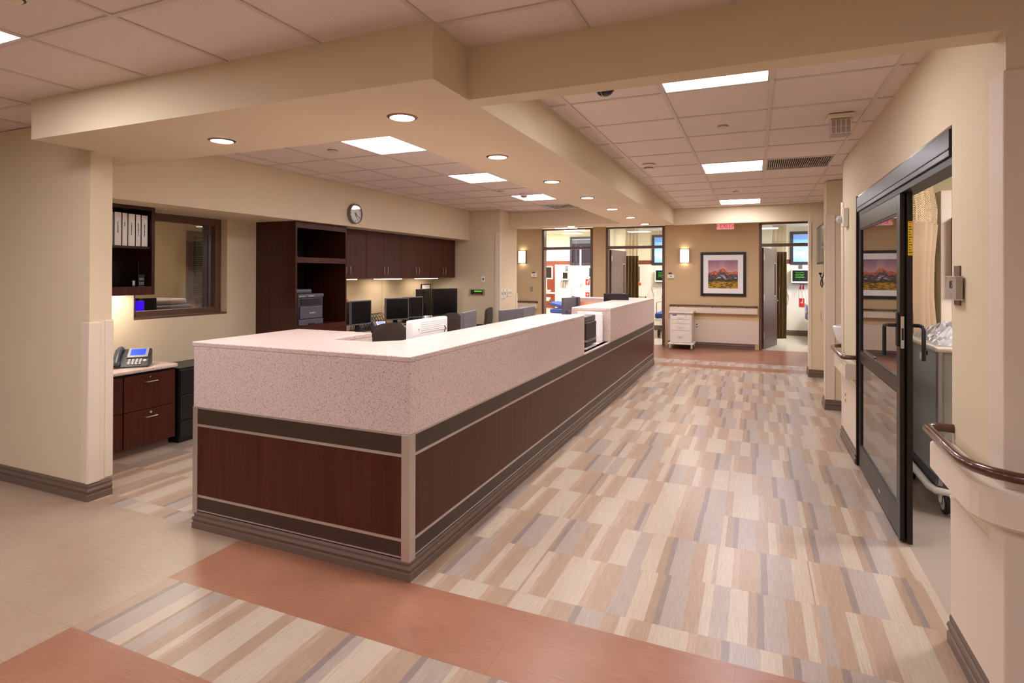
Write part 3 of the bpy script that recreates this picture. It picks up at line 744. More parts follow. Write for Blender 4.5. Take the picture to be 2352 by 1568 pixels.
for z0, z1 in ((.05, .20), (.21, .44), (.45, .68)):
    B(-4.93, -4.915, 3.68, 4.345, z0, z1).build('drawer', mat('black_metal', (24, 22, 22), .35), fc, bevel=.003)
B(-5.3, -4.95, 3.69, 4.33, 0, .03).build('plinth', M_BLACK, fc)

# ---------------------------------------------------------------- desk phone (screen faces -y at rotation 0)
def make_phone(name, lab, screen, rz, loc):
    t = thing(name, (0, 0, 0), lab, 'phone')
    mb = MB(); mb.prism([(-.10, 0), (.10, 0), (.10, .12), (-.10, .012)], 'X', -.12, .12)
    mb.build('phone_body', mat('dark_slate_plastic', (52, 56, 66), .4), t, bevel=.006)
    tilt = math.atan2(.108, .20)
    def fx(mb): mb.T = Matrix.Translation((0, -.10, .012)) @ Matrix.Rotation(tilt, 4, 'X'); return mb
    fx(MB()).box(-.03, .105, .10, .215, .001, .012).build('screen_bezel', mat('silver_plastic', (168, 168, 172), .35, .3), t, bevel=.003)
    fx(MB()).box(-.012, .085, .122, .200, .0115, .0135).build('screen', screen, t)
    mb = fx(MB())
    for a in range(4):
        for b in range(4): mb.box(-.018+.024*a, -.002+.024*a, .018+.018*b, .030+.018*b, .001, .006)
    mb.build('keypad', mat('pale_keys', (190, 192, 196), .5), t)
    mb = fx(MB()); mb.lathe([(0, .009), (.012, .009), (.016, .002), (.016, 0)], (.09, .06, 0), 16); mb.build('navigation_button', M_STEEL, t, smooth=True)
    mb = fx(MB()); k = 9; pts = [(-.082, .01+.2*i/k, .018+.016*math.sin(PI*i/k)) for i in range(k+1)]
    mb.tube(pts, .017, 10); mb.ellipsoid((-.082, .022, .014), (.026, .03, .02)); mb.ellipsoid((-.082, .200, .014), (.026, .03, .02))
    mb.build('handset', mat('slate_handset', (60, 64, 74), .35), t, smooth=True)
    pts = [(-.10-.012*math.sin(i*.45)-.01*math.sin(i*1.9), -.08+.012*math.cos(i*1.9)-.004*i+.1*0, .012+.006*math.sin(i*1.9)) for i in range(24)]
    MB().tube(pts, .0035, 6).build('coiled_cord', M_BLACK, t, smooth=True)
    t.location = loc; t.rotation_euler = (0, 0, rz)
    return t
p1 = make_phone('desk_phone', 'desk phone with glowing blue screen on the left stone top', M_BLUSCR, math.radians(48), (-5.13, 3.37, .753)); p1.scale = (1.18, 1.18, 1.18)
p2 = make_phone('desk_phone', 'desk phone with blue screen between the monitors and the wire file rack', M_BLUSCR, math.radians(50), (-4.97, 6.80, .765))
make_phone('desk_phone', 'desk phone with dark screen beside the pair of tilted monitors', M_SCREEN, math.radians(45), (-4.96, 8.08, .765))

# ---------------------------------------------------------------- tall cabinet with printer
tc = thing('tall_cabinet', (-5.06, 5.33, 0), 'tall dark wood cabinet with open cubbies and a black printer', 'cabinet')
ya, yb, xf, xk = 4.93, 5.80, -4.735, -5.398
mb = MB(); mb.box(xk, xf, ya, ya+.025, 0, 2.173); mb.box(xk, xf, yb-.025, yb, 0, 2.173); mb.box(xk, xf-.02, ya+.025, yb-.025, 2.15, 2.173); mb.box(xk, xf-.02, ya+.025, yb-.025, 1.73, 1.75); mb.box(xk, xf-.02, ya+.025, yb-.025, .955, .975); mb.box(xk, xf-.02, ya+.025, yb-.025, .0, .1)
mb.build('cabinet_body', M_WOOD2, tc)
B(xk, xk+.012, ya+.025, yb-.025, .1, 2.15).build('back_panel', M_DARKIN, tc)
for z0, z1 in ((2.10, 2.173), (1.705, 1.768), (.92, .985)): B(xf-.02, xf, ya+.025, yb-.025, z0, z1).build('face_rail', M_WOOD, tc)
for a, b in ((ya+.027, (ya+yb)/2-.002), ((ya+yb)/2+.002, yb-.027)): B(xf-.02, xf, a, b, .1, .915).build('door', M_WOOD, tc, bevel=.001)
pr_ = thing('multifunction_printer', (-4.98, 5.25, .976), 'black multifunction printer inside the tall dark cabinet', 'printer')
PX, PY0, PY1 = -4.79, 5.02, 5.44
M_PRN = mat('printer_black_plastic', (48, 46, 52), .4); M_PRN2 = mat('printer_grey_trim', (88, 84, 96), .4)
B(-5.2, PX, PY0, PY1, .976, 1.30).build('printer_body', M_PRN, pr_, bevel=.012)
mb = MB(); mb.box(-5.2, PX+.01, PY0, PY1, 1.302, 1.345)
mb.build('scanner_lid', M_PRN2, pr_, bevel=.008)
MB().box(-5.15, PX-.06, PY0+.01, PY1-.12, 1.346, 1.40).build('document_feeder', M_PRN2, pr_, bevel=.02, seg=3)
B(PX-.001, PX+.008, PY0+.05, PY1-.07, 1.22, 1.29).build('output_slot', M_BLACK, pr_)
B(PX, PX+.012, PY0+.03, PY1-.03, 1.06, 1.20).build('front_cover', M_PRN2, pr_, bevel=.005)
B(PX, PX+.010, PY0+.01, PY1-.01, .985, 1.05).build('paper_tray', M_PRN2, pr_, bevel=.004)
B(PX+.009, PX+.013, PY0+.16, PY1-.16, .985, 1.005).build('tray_grip', M_BLACK, pr_)
text('brand_name', 'brother', .032, (PX+.0125, 5.25, 1.125), FACE_X, M_WHITE, pr_)
text('brand_name', 'brother', .028, (PX+.0105, 5.23, 1.322), FACE_X, M_WHITE, pr_)
mb = MB()
for k in range(6): mb.box(PX+.0095, PX+.0115, PY0+.02+.016*k, PY0+.03+.016*k, 1.316, 1.322)
mb.build('control_button', M_WHITE, pr_)

# ---------------------------------------------------------------- upper cabinets
ycab = [(5.812, 6.44), (6.444, 7.27), (7.274, 8.11), (8.114, 8.955)]
ulab = ['dark wood wall cabinet beside the tall cabinet, nearest of the row', 'dark wood two-door wall cabinet, second from the tall cabinet', 'dark wood two-door wall cabinet, third from the tall cabinet', 'dark wood two-door wall cabinet at the far end of the row']
for k, (a, b) in enumerate(ycab):
    t = thing('wall_cabinet', (-5.16, (a+b)/2, 1.515), ulab[k], 'cabinet', 'dark wall cabinets over the desk')
    B(-5.398, -4.94, a, b, 1.515, 2.173).build('cabinet_body', M_WOOD, t)
    mid = 6.028 if k == 0 else (a+b)/2
    for q, (c, d) in enumerate(((a+.001, mid-.0015), (mid+.0015, b-.001))):
        dr = B(-4.94, -4.92, c, d, 1.515, 2.172).build('door', M_WOOD, t, bevel=.001)
        yh = d-.04 if q == 0 else c+.04
        mb = MB(); mb.tube([(-4.92, yh, 1.565), (-4.895, yh, 1.568), (-4.888, yh, 1.578), (-4.888, yh, 1.668), (-4.895, yh, 1.678), (-4.92, yh, 1.681)], .004); mb.build('handle', M_STEEL, dr, smooth=True)
for k, (a, b) in enumerate(((5.95, 6.5), (6.95, 7.6), (8.05, 8.7))):
    t = thing('under_cabinet_lamp', (-5.15, (a+b)/2, 1.495), ['slim lit lamp under the wall cabinets nearest the tall cabinet', 'slim lit lamp under the middle wall cabinets', 'slim lit lamp under the far wall cabinets'][k], 'under-cabinet lamp', 'under-cabinet lamps')
    B(-5.20, -5.10, a, b, 1.503, 1.514).build('lamp_body', M_WHITE, t); B(-5.19, -5.11, a+.02, b-.02, 1.497, 1.503).build('lamp_tube', M_UNDER, t)
# tackboards behind the desk
for k, (a, b) in enumerate(((5.805, 7.44), (7.446, 8.98))):
    B(-5.398, -5.385, a, b, .80, 1.5).build('tackboard', M_TACK, label=['beige fabric tackboard behind the monitors nearest the tall cabinet', 'beige fabric tackboard behind the farther monitors'][k], cat='tackboard', group='fabric tackboards', bevel=.003)
wt = thing('staff_worktop', (-5.15, 7.4, 0), 'long pale stone staff worktop along the wall under the dark cabinets', 'worktop')
B(-5.398, -4.88, 5.805, 9.0, .722, .762).build('worktop_slab', M_GRAN, wt, bevel=.006)
MB().box(-5.385, -4.88, 8.985, 9.012, .762, .87).build('end_splash', M_GRAN, wt)
mb = MB()
for y in (5.82, 7.0, 8.2, 8.96): mb.box(-5.39, -4.95, y, y+.03, 0, .722)
mb.build('support_panel', M_WOOD2, wt)

# ---------------------------------------------------------------- wall clock
ck = thing('wall_clock', (-4.66, 5.835, 2.21), 'round white wall clock with grey rim on the bulkhead', 'clock')
cc = (-4.66, 5.835, 2.335)
MB().lathe([(.112, .001), (.125, .001), (.128, .02), (.124, .045), (.114, .05), (.112, .035)], cc, 40, ax='X').build('rim', mat('grey_clock_rim', (120, 112, 104), .4), ck, smooth=True)
MB().lathe([(0, .001), (.113, .001), (.113, .03), (0, .03)], cc, 40, ax='X').build('dial', M_PAPER, ck)
for h in range(1, 13):
    a = PI/2-h*PI/6
    text('numeral', str(h), .034, (cc[0]+.0305, cc[1]+.088*math.cos(a), cc[2]+.088*math.sin(a)), FACE_X, M_TEXT, ck)
def hand(name, ang, L, wd, m, x):
    mb = MB(); mb.T = Matrix.Translation((cc[0]+x, cc[1], cc[2])) @ Matrix.Rotation(ang, 4, 'X'); mb.box(0, .0015, -wd/2, wd/2, -.02, L); mb.build(name, m, ck)
hand('hour_hand', -math.radians(155), .055, .006, M_TEXT, .033); hand('minute_hand', -math.radians(118), .085, .004, M_TEXT, .035); hand('second_hand', -math.radians(130), .09, .002, M_RED, .037)
mb = MB(); mb.lathe([(0, .032), (.006, .032), (.006, .04), (0, .04)], cc, 12, ax='X'); mb.build('hub', M_TEXT, ck)
MB().lathe([(0, .043), (.112, .043), (.112, .044), (0, .044)], cc, 32, ax='X').build('cover_glass', M_GLASS, ck)

# ---------------------------------------------------------------- monitors (screen faces -y at rotation 0)
def make_monitor(w_, h_, zb, body, lab, stand=True, back=True, black=False):
    t = thing('computer_monitor', (0, 0, 0), lab, 'monitor')
    mb = MB(); mb.box(-w_/2, w_/2, -.012, .022, zb, zb+h_); mb.build('casing', body, t, bevel=.006)
    B(-w_/2+.018, w_/2-.018, -.0135, -.0115, zb+.02, zb+h_-.016).build('screen', M_SCREEN, t)
    if back:
        mb = MB(); mb.box(-w_*.28, w_*.28, .022, .05, zb+h_*.12, zb+h_*.45); mb.box(-w_*.2, w_*.2, .05, .065, zb+h_*.17, zb+h_*.38); mb.build('rear_housing', body, t, bevel=.01)
        mb = MB(); mb.box(-.045, .045, .0655, .0665, zb+h_*.24, zb+h_*.31); mb.build('cable_slot', M_BLACK, t)
    mb = MB(); mb.box(-.035, .035, .045, .075, .012, zb+h_*.3); mb.build('stand_neck', M_BLACK, t, bevel=.004)
    MB().lathe([(0, 0), (.12, 0), (.12, .008), (.05, .016), (0, .016)], (0, .05, 0), 28).build('stand_foot', M_BLACK, t, smooth=True)
    return t
CT = .763
def place(t, x, y, z, rdeg): t.location = (x, y, z); t.rotation_euler = (0, 0, math.radians(rdeg))
m1 = make_monitor(.40, .335, .115, M_GREYPL, 'dark grey monitor fully visible next to the tall cabinet, screen off')
def mon(lab, x, y, z, r, src=None): return dup(src or m1, (x, y, z), math.radians(r), lab, 'square-ish office monitors')
m1['group'] = 'square-ish office monitors'
place(m1, -5.0, 6.42, CT, 84)
mon('dark grey monitor half hidden by the tall cabinet edge', -5.02, 6.01, CT, 90)
mon('left one of the two tilted monitors before the far tackboard', -5.03, 7.33, CT, 62)
mon('right one of the two tilted monitors before the far tackboard', -5.03, 7.78, CT, 72)
b1 = make_monitor(.50, .47, .09, M_BLACK, 'right one of the two large black monitors at the far end of the staff worktop')
place(b1, -5.0, 8.735, CT, 60)
dup(b1, (-5.22, 8.41, CT), math.radians(93), 'left one of the two large black monitors, seen at a slant')
for o, z in ((b1, 0),): o['group'] = 'large black monitors'
WS = .753
d1 = make_monitor(.44, .335, .155, M_GREYPL, 'grey back of a monitor rising behind the counter just right of the white panel')
d1['group'] = 'monitors seen from behind at the nurse station'
place(d1, -2.42, 4.66, WS, -78)
def md(lab, x, y, r, dz=0): o = dup(d1, (x, y, WS+dz), math.radians(r), lab, 'monitors seen from behind at the nurse station'); return o
md('dark back of a monitor showing over the counter, left one of the middle pair', -2.37, 5.54, -100, -.03); md('grey back of a monitor showing over the counter, right one of the middle pair', -2.37, 6.02, -86, -.03)
md('grey back of a monitor in front of the far niche, tilted', -2.5, 8.0, -100, 0); md('small part of a second monitor behind the tilted one at the far niche', -2.52, 8.38, -60, 0)
w5 = make_monitor(.40, .335, .18, M_BLACK, 'black monitor with pale top edge standing before the far end of the counter'); place(w5, -2.08, 9.2, WS, 12)

# ---------------------------------------------------------------- task chairs (sitter faces -y... back on +y side)
def make_chair(lab):
    t = thing('task_chair', (0, 0, 0), lab, 'chair', 'brown task chairs at the staff worktop')
    mb = MB(); mb.cbox((0, 0, .47), (.48, .46, .07)); mb.build('seat', M_CHAIR, t, bevel=.03, seg=3)
    mb = MB(); n, k = 9, 9; vs = []
    for sgn in (0, 1):
        for j in range(k+1):
            v = j/k; z = .56+.46*v; hw = .19+.05*math.sin(PI*min(1, v*.75+.1)); 
            if v > .86: hw -= .05*((v-.86)/.14)**2
            for i in range(n+1):
                u = -1+2*i/n; x = u*hw; zz = z-(.03*u*u if v > .85 else 0)
                y = .235+.05*v-.05*(u*u)*.9+.02*math.sin(PI*v)+(0 if sgn else .045)
                vs.append((x, y, zz))
    N_ = (n+1)*(k+1); fs = []
    for s0 in (0, N_):
        for j in range(k):
            for i in range(n): a = s0+j*(n+1)+i; fs.append((a, a+1, a+n+2, a+n+1))
    rim = [i for i in range(n+1)]+[j*(n+1)+n for j in range(1, k+1)]+[k*(n+1)+i for i in range(n-1, -1, -1)]+[j*(n+1) for j in range(k-1, 0, -1)]
    for i in range(len(rim)): a, b = rim[i], rim[(i+1) % len(rim)]; fs.append((a, b, b+N_, a+N_))
    mb.add(vs, fs); mb.build('backrest', M_CHAIR, t, smooth=True)
    mb = MB(); mb.tube([(0, .05, .43), (0, .22, .42), (0, .30, .48), (0, .31, .68)], .022); mb.build('back_support', M_BLACK, t, smooth=True)
    for sx in (-1, 1):
        mb = MB(); mb.tube([(sx*.2, .02, .45), (sx*.29, .02, .46), (sx*.29, .02, .68)], .014); mb.cbox((sx*.29, .0, .69), (.07, .24, .025)); mb.build('armrest', M_BLACK, t, bevel=.006)
    mb = MB(); mb.cyl((0, 0, .1), (0, 0, .3), .028); mb.cyl((0, 0, .3), (0, 0, .44), .016); mb.build('gas_column', M_BLACK, t, smooth=True)
    mb = MB()
    for q in range(5):
        a = 2*PI*q/5; mb.tube([(0, 0, .11), (.15*math.cos(a), .15*math.sin(a), .1), (.29*math.cos(a), .29*math.sin(a), .075)], .018)
    mb.build('star_base', M_BLACK, t, smooth=True)
    for q in range(5):
        a = 2*PI*q/5; x, y = .29*math.cos(a), .29*math.sin(a); mb = MB()
        mb.cyl((x-.02*math.sin(a), y+.02*math.cos(a), .03), (x+.02*math.sin(a), y-.02*math.cos(a), .03), .03, n=14); mb.build('caster', M_BLACK, t, smooth=True)
    return t
c1 = make_chair('dark brown task chair with its back to us, nearest the stone counter corner'); place(c1, -4.14, 5.62, 0, -112)
dup(c1, (-4.33, 7.35, 0), math.radians(-105), 'dark brown task chair behind the white panel')
dup(c1, (-4.4, 8.65, 0), math.radians(-75), 'dark brown task chair farthest away, in front of the beige end wall')

# ---------------------------------------------------------------- things on the worktops
fr_ = thing('wire_file_rack', (-5.1, 7.0, CT), 'black wire file rack with curved dividers on the staff worktop', 'file rack')
mb = MB(); mb.tube([(-5.36, 6.62, CT+.006), (-5.10, 6.62, CT+.006), (-5.10, 7.22, CT+.006), (-5.36, 7.22, CT+.006), (-5.36, 6.62, CT+.006)], .004, 6); mb.box(-5.35, -5.11, 6.63, 7.21, CT+.001, CT+.004); mb.build('base_frame', M_BLACK, fr_)
for k in range(9):
    y = 6.65+.063*k; mb = MB()
    for s_ in (1., .75, .5, .25): mb.tube([(-5.23+.13*s_*math.cos(a), y+.04*math.sin(a), CT+.005+.22*s_*math.sin(a)) for a in [PI*i/10 for i in range(11)]], .0028 if s_ < 1 else .004, 5)
    mb.build('divider', M_BLACK, fr_)
pf = thing('framed_sheet', (-5.37, 8.70, 1.05), 'dark-framed white sheet leaning on the tackboard behind the black monitors', 'picture frame')
mb = MB(); y0, y1, z0, z1, x0 = 8.56, 8.86, .98, 1.40, -5.38
mb.box(x0, x0+.02, y0, y0+.015, z0, z1); mb.box(x0, x0+.02, y1-.015, y1, z0, z1); mb.box(x0, x0+.02, y0, y1, z0, z0+.015); mb.box(x0, x0+.02, y0, y1, z1-.015, z1); mb.build('frame', M_WOOD2, pf)
B(x0, x0+.012, y0+.015, y1-.015, z0+.015, z1-.015).build('sheet', M_PAPER, pf)
pc = thing('computer_tower', (-5.3, 8.07, CT), 'small black computer tower with silver back between the desk phone and black monitors', 'computer')
B(-5.38, -5.22, 8.02, 8.12, CT, 1.14).build('case', M_BLACK, pc, bevel=.004)
mb = MB(); mb.box(-5.37, -5.23, 8.012, 8.02, 1.04, 1.12); mb.lathe([(.02, 0), (.035, 0), (.035, .004), (.02, .004)], (-5.30, 8.009, 1.08), 16, ax='Y'); 
for k in range(4): mb.box(-5.37, -5.23, 8.012, 8.02, .82+.04*k, .84+.04*k)
mb.build('rear_plate', M_STEEL, pc)
t = thing('small_camera_unit', (-5.2, 7.12, CT), 'small silver webcam-like unit standing behind the wire file rack', 'webcam')
mb = MB(); mb.tube([(-5.28, 7.4, CT), (-5.28, 7.4, CT+.25)], .006); mb.build('stem', M_STEEL, t); mb = MB(); mb.cbox((-5.28, 7.4, 1.05), (.05, .06, .07)); mb.build('head', M_STEEL, t, bevel=.01); mb = MB(); mb.lathe([(0, 0), (.018, 0), (.018, .01), (0, .012)], (-5.255, 7.4, 1.05), 14, ax='X'); mb.build('lens', M_BLACK, t)
for k, (x, y, w_, d_, r) in enumerate(((-4.95, 6.63, .08, .10, 20), (-4.935, 6.21, .08, .14, -8), (-4.945, 7.58, .09, .14, 10))):
    mb = MB(); mb.T = Matrix.Translation((x, y, CT)) @ Matrix.Rotation(math.radians(r), 4, 'Z'); mb.cbox((0, 0, .004+.0), (w_, d_, .006)); mb.build('paper_sheets', M_PAPER, label=['small stack of paper beside the blue-screen phone', 'loose papers below the monitor next to the tall cabinet', 'papers below the two tilted monitors'][k], cat='paper')
t = thing('keyboard', (-4.86, 6.2, .70), 'pale keyboard on a pull-out tray below the monitor near the counter corner', 'keyboard')
B(-4.93, -4.72, 6.05, 6.5, .690, .702).build('tray', M_CREAM, t, bevel=.003); B(-4.88, -4.75, 6.08, 6.46, .703, .718).build('key_bed', M_PAPER, t, bevel=.003)
B(-5.383, -5.36, 6.56, 6.60, .95, 1.21).build('red_card', M_RED, label='red emergency card on the tackboard just right of the first monitor', cat='sign')
# white panel and cable on the inner side of the counter
t = thing('white_paper_holder', (-2.25, 3.55, WS), 'white slotted paper holder panel rising behind the stone counter', 'paper holder')
B(-2.215, -2.165, 3.33, 3.83, WS, 1.262).build('holder_shell', M_PAPER, t, bevel=.012)
mb = MB()
for k in range(6): mb.box(-2.166, -2.163, 3.45, 3.81, 1.24-.014*k, 1.242-.014*k)
mb.build('slot_row', mat('pale_grey_line', (205, 200, 200), .6), t)
mb = MB(); mb.cyl((-2.167, 3.42, 1.195), (-2.161, 3.42, 1.195), .006, n=12); mb.build('screw', M_STEEL, t)
mb = MB(); mb.tube([(-2.17, 3.78, 1.20), (-2.155, 3.785, 1.17), (-2.14, 3.74, 1.165), (-2.12, 3.70, 1.159)], .004); mb.build('cable_clip', M_BLACK, label='short black cable hanging over the inner edge of the counter', cat='cable')
# device and white folder in the gap
t = thing('label_printer', (-1.85, 6.3, WS), 'tall black vented device on a white base in the counter gap', 'printer')
B(-2.0, -1.70, 6.06, 6.50, WS, .775).build('white_base', M_WHITE, t, bevel=.004)
B(-1.99, -1.70, 6.06, 6.50, .79, 1.05).build('case', M_BLACK, t, bevel=.012, seg=3)
B(-1.98, -1.71, 6.07, 6.49, 1.051, 1.115).build('smoked_top', mat('smoked_grey', (74, 70, 72), .25), t, bevel=.01)
mb = MB()
for k in range(11): mb.box(-1.97+.024*k, -1.962+.024*k, 6.054, 6.060, .80+.004*k, .96)
mb.build('vent_grille', M_GREYPL, t)
mb = MB(); mb.tube([(-1.98, 6.05, .845), (-1.70, 6.05, .845), (-1.69, 6.07, .845), (-1.69, 6.49, .845)], .004); mb.tube([(-1.98, 6.05, .86), (-1.70, 6.05, .86), (-1.69, 6.07, .86), (-1.69, 6.49, .86)], .003); mb.build('chrome_strip', M_CHROME, t)
mb = MB(); mb.box(-1.9, -1.72, 6.86, 6.90, WS, 1.095); mb.box(-2.05, -1.74, 6.90, 6.935, WS, 1.115); mb.build('white_folders', M_PAPER, label='white folders leaning on the stone end panel in the counter gap', cat='folder', bevel=.002)

# ---------------------------------------------------------------- end wall fittings
t = thing('fire_alarm_panel', (-4.515, 9.02, 1.2), 'grey annunciator panel with green display on the beige end wall', 'alarm panel')
B(-4.665, -4.36, 9.008, 9.02, 1.2, 1.315).build('face_plate', mat('grey_plate', (170, 158, 150), .4, .4), t, bevel=.002)
B(-4.63, -4.395, 9.004, 9.009, 1.218, 1.298).build('dark_window', M_BLACK, t)
B(-4.56, -4.41, 9.001, 9.005, 1.264, 1.286).build('green_display', M_LCD, t)
mb = MB()
for k in range(6): mb.box(-4.56+.024*k, -4.548+.024*k, 9.001, 9.005, 1.228, 1.242)
mb.build('red_light_row', M_RED, t)
def plate(name, lab, cat, x, y, z, w_, h_, face, m=M_WHITE, extra=None, group=None, th=.008):
    t = thing(name, (x, y, z-h_/2), lab, cat, group)
    def bx(u0, u1, d0, d1, z0, z1):
        if face == 'ny': return MB().box(x+u0, x+u1, y-d1, y-d0, z0, z1)
        if face == 'x': return MB().box(x+d0, x+d1, y+u0, y+u1, z0, z1)
        return MB().box(x-d1, x-d0, y+u0, y+u1, z0, z1)
    bx(-w_/2, w_/2, 0, th, z-h_/2, z+h_/2).build('plate', m, t, bevel=.002)
    for nm, (u0, u1, z0, z1, d, mm) in (extra or {}).items(): bx(u0, u1, th, th+d, z+z0, z+z1).build(nm.rstrip('0123456789_'), mm, t, bevel=.001)
    return t
plate('wall_jack', 'small white jack plate above the annunciator panel', 'wall plate', -4.39, 9.02, 1.49, .075, .115, 'ny', M_WHITE, {'jack': (-.012, .012, -.015, .015, .006, M_BLACK)})
plate('wall_remote', 'first white wall remote beside the light switches on the pier end', 'wall control', -4.075, 9.08, 1.235, .045, .17, 'x', M_WHITE, {'button': (-.008, .008, -.02, .03, .006, M_GREYPL)}, th=.02)
plate('wall_remote', 'second white wall remote, nearer the light switches', 'wall control', -4.075, 9.20, 1.235, .045, .17, 'x', M_WHITE, {'button': (-.008, .008, -.02, .03, .006, M_GREYPL)}, th=.02)
plate('light_switch_plate', 'cream plate with four toggle switches on the pier end', 'light switch', -4.075, 9.44, 1.245, .21, .13, 'x', M_CREAM, {'toggle_%d' % k: (-.075+.045*k, -.062+.045*k, -.02, .02, .012, M_CREAM) for k in range(4)})
guard('corner_guard', 'tall cream corner guard on the office end wall', [(-4.165, -4.075, 9.008, 9.02, .12, 2.30), (-4.075, -4.063, 9.008, 9.05, .12, 2.30)])
guard('corner_guard', 'short cream corner guard at the far edge of the pier end', [(-4.075, -4.060, 9.74, 9.80, .12, 1.22)])

# ---------------------------------------------------------------- far wall
def sconce(x0, x1, z0, z1, lab):
    t = thing('wall_sconce', ((x0+x1)/2, 13, z0), lab, 'wall lamp', 'glowing wall sconces on the far wall')
    xc, w_ = (x0+x1)/2, (x1-x0)/2
    pr_ = [(xc-w_+.01+(2*w_-.02)*i/10, 12.985-.07*math.sin(PI*i/10)) for i in range(11)]
    MB().prism([(xc-w_+.01, 12.99)]+pr_[1:-1]+[(xc+w_-.01, 12.99)], 'Z', z0+.012, z1-.012).build('glass_shade', M_SCON, t, smooth=True)
    mb = MB(); mb.box(x0, x1, 12.985, 13.0, z0, z1); mb.box(x0, x0+.008, 12.93, 12.99, z0, z1); mb.box(x1-.008, x1, 12.93, 12.99, z0, z1); mb.build('metal_back', mat('bronze_trim_ring', (120, 92, 74), .35, .6), t)
sconce(-1.525, -1.325, 1.835, 2.135, 'glowing wall sconce between the middle doorway and the picture')
sconce(-5.35, -5.15, 1.84, 2.15, 'glowing wall sconce left of the leftmost far doorway')
# framed mountain picture
pt = thing('framed_picture', (-.635, 13, 1.12), 'large black framed picture of orange-lit mountains above a golden meadow', 'picture')
x0, x1, z0, z1 = -1.09, -.18, 1.12, 2.055
mb = MB(); f = .055
mb.box(x0, x0+f, 12.965, 13, z0, z1); mb.box(x1-f, x1, 12.965, 13, z0, z1); mb.box(x0+f, x1-f, 12.965, 13, z0, z0+f); mb.box(x0+f, x1-f, 12.965, 13, z1-f, z1)
mb.build('black_frame', M_BLACK, pt, bevel=.003)
B(x0+f, x1-f, 12.975, 12.985, z0+f, z1-f).build('white_mat', M_PAPER, pt)
def artwork():
    n = 110; X0_, X1_, Z0_, Z1_ = -.935, -.34, 1.285, 1.885
    rnd = random.Random(3)
    ph = [(rnd.uniform(0, 6), rnd.uniform(0, 6)) for _ in range(20)]
    def nz(x, y, f, k=0): return math.sin(x*f+ph[k][0]+1.7*math.sin(y*f*.8+ph[k+1][0]))*math.cos(y*f*1.1+ph[k][1]+1.3*math.sin(x*f*.6))
    def ridge(u): 
        h = .56+.06*math.exp(-((u-.2)/.09)**2)+.16*math.exp(-((u-.49)/.13)**2)+.05*math.exp(-((u-.93)/.09)**2)
        return h+.012*nz(u, .3, 40)+.008*nz(u, .7, 95, 2)
    vs = []; cols = []
    for j in range(n+1):
        for i in range(n+1):
            u, v = i/n, j/n; vs.append((X0_+(X1_-X0_)*u, 12.972, Z0_+(Z1_-Z0_)*v))
            r = ridge(u)
            if v > r: c = tuple(a+(b-a)*min(1, (v-r)/.4) for a, b in zip((206, 160, 162), (146, 108, 128)))
            elif v > .22+.03*nz(u, v, 7, 4)+.05*u:
                d = r-v; t_ = nz(u*1.0+v*.6, v*1.4, 34, 6)+.6*nz(u, v, 80, 8)
                c = (214, 112, 74) if d < .10+.05*nz(u, v, 16, 5) and t_ > -.9 else ((74, 58, 66) if t_ < .25 else (120, 100, 104))
                if d < .12 and t_ < -.3 and c[0] > 200: c = (150, 76, 60)
                if .22 < d < .42 and nz(u*1.2, v*2.2, 18, 10) > .45: c = (196, 192, 204)
                if v < .33+.03*nz(u, v, 14, 3): c = (60, 52, 42) if t_ < .3 else (88, 82, 46)
            else:
                t_ = nz(u, v*2, 22, 12)+.5*nz(u, v*2, 60, 14); c = (200, 146, 34) if t_ > .1 else (150, 116, 32) if t_ > -.5 else (72, 66, 24)
            cols.append((*lin(c), 1))
    me = bpy.data.meshes.new('mountain_print')
    me.from_pydata([tuple(Vector(q)-worldloc(pt)) for q in vs], [], [(j*(n+1)+i, j*(n+1)+i+1, (j+1)*(n+1)+i+1, (j+1)*(n+1)+i) for j in range(n) for i in range(n)])
    ca = me.color_attributes.new('print', 'FLOAT_COLOR', 'POINT')
    for k, c in enumerate(cols): ca.data[k].color = c
    m = mat('printed_paper', (255, 255, 255), .5); a = m.node_tree.nodes.new('ShaderNodeVertexColor'); a.layer_name = 'print'
    m.node_tree.links.new(a.outputs[0], m.node_tree.nodes['Principled BSDF'].inputs['Base Color']); me.materials.append(m)
    o = bpy.data.objects.new('mountain_print', me); COL.objects.link(o); o.parent = pt
    s_ = o.modifiers.new('solid', 'SOLIDIFY'); s_.thickness = .002; s_.offset = 0
artwork()
# exit sign
ex = thing('exit_sign', (-.565, 12.5, 2.53), 'red lit EXIT sign hanging in front of the far wall above the picture', 'exit sign')
B(-.735, -.40, 12.49, 12.50, 2.505, 2.64).build('acrylic_panel', M_EXITP, ex)
B(-.74, -.39, 12.47, 12.52, 2.64, 2.68).build('top_housing', M_STEEL, ex)
text('exit_lettering', 'EXIT', .125, (-.5675, 12.487, 2.575), FACE_NY, M_EXITR, ex, .002, sx=.85)
for sx_ in (-1, 1):
    mb = MB(); xx = -.5675+sx_*.15; mb.prism([(xx+sx_*.012, 2.58), (xx-sx_*.01, 2.60), (xx-sx_*.01, 2.56)], 'Y', 12.485, 12.489); mb.build('chevron', M_EXITR, ex)
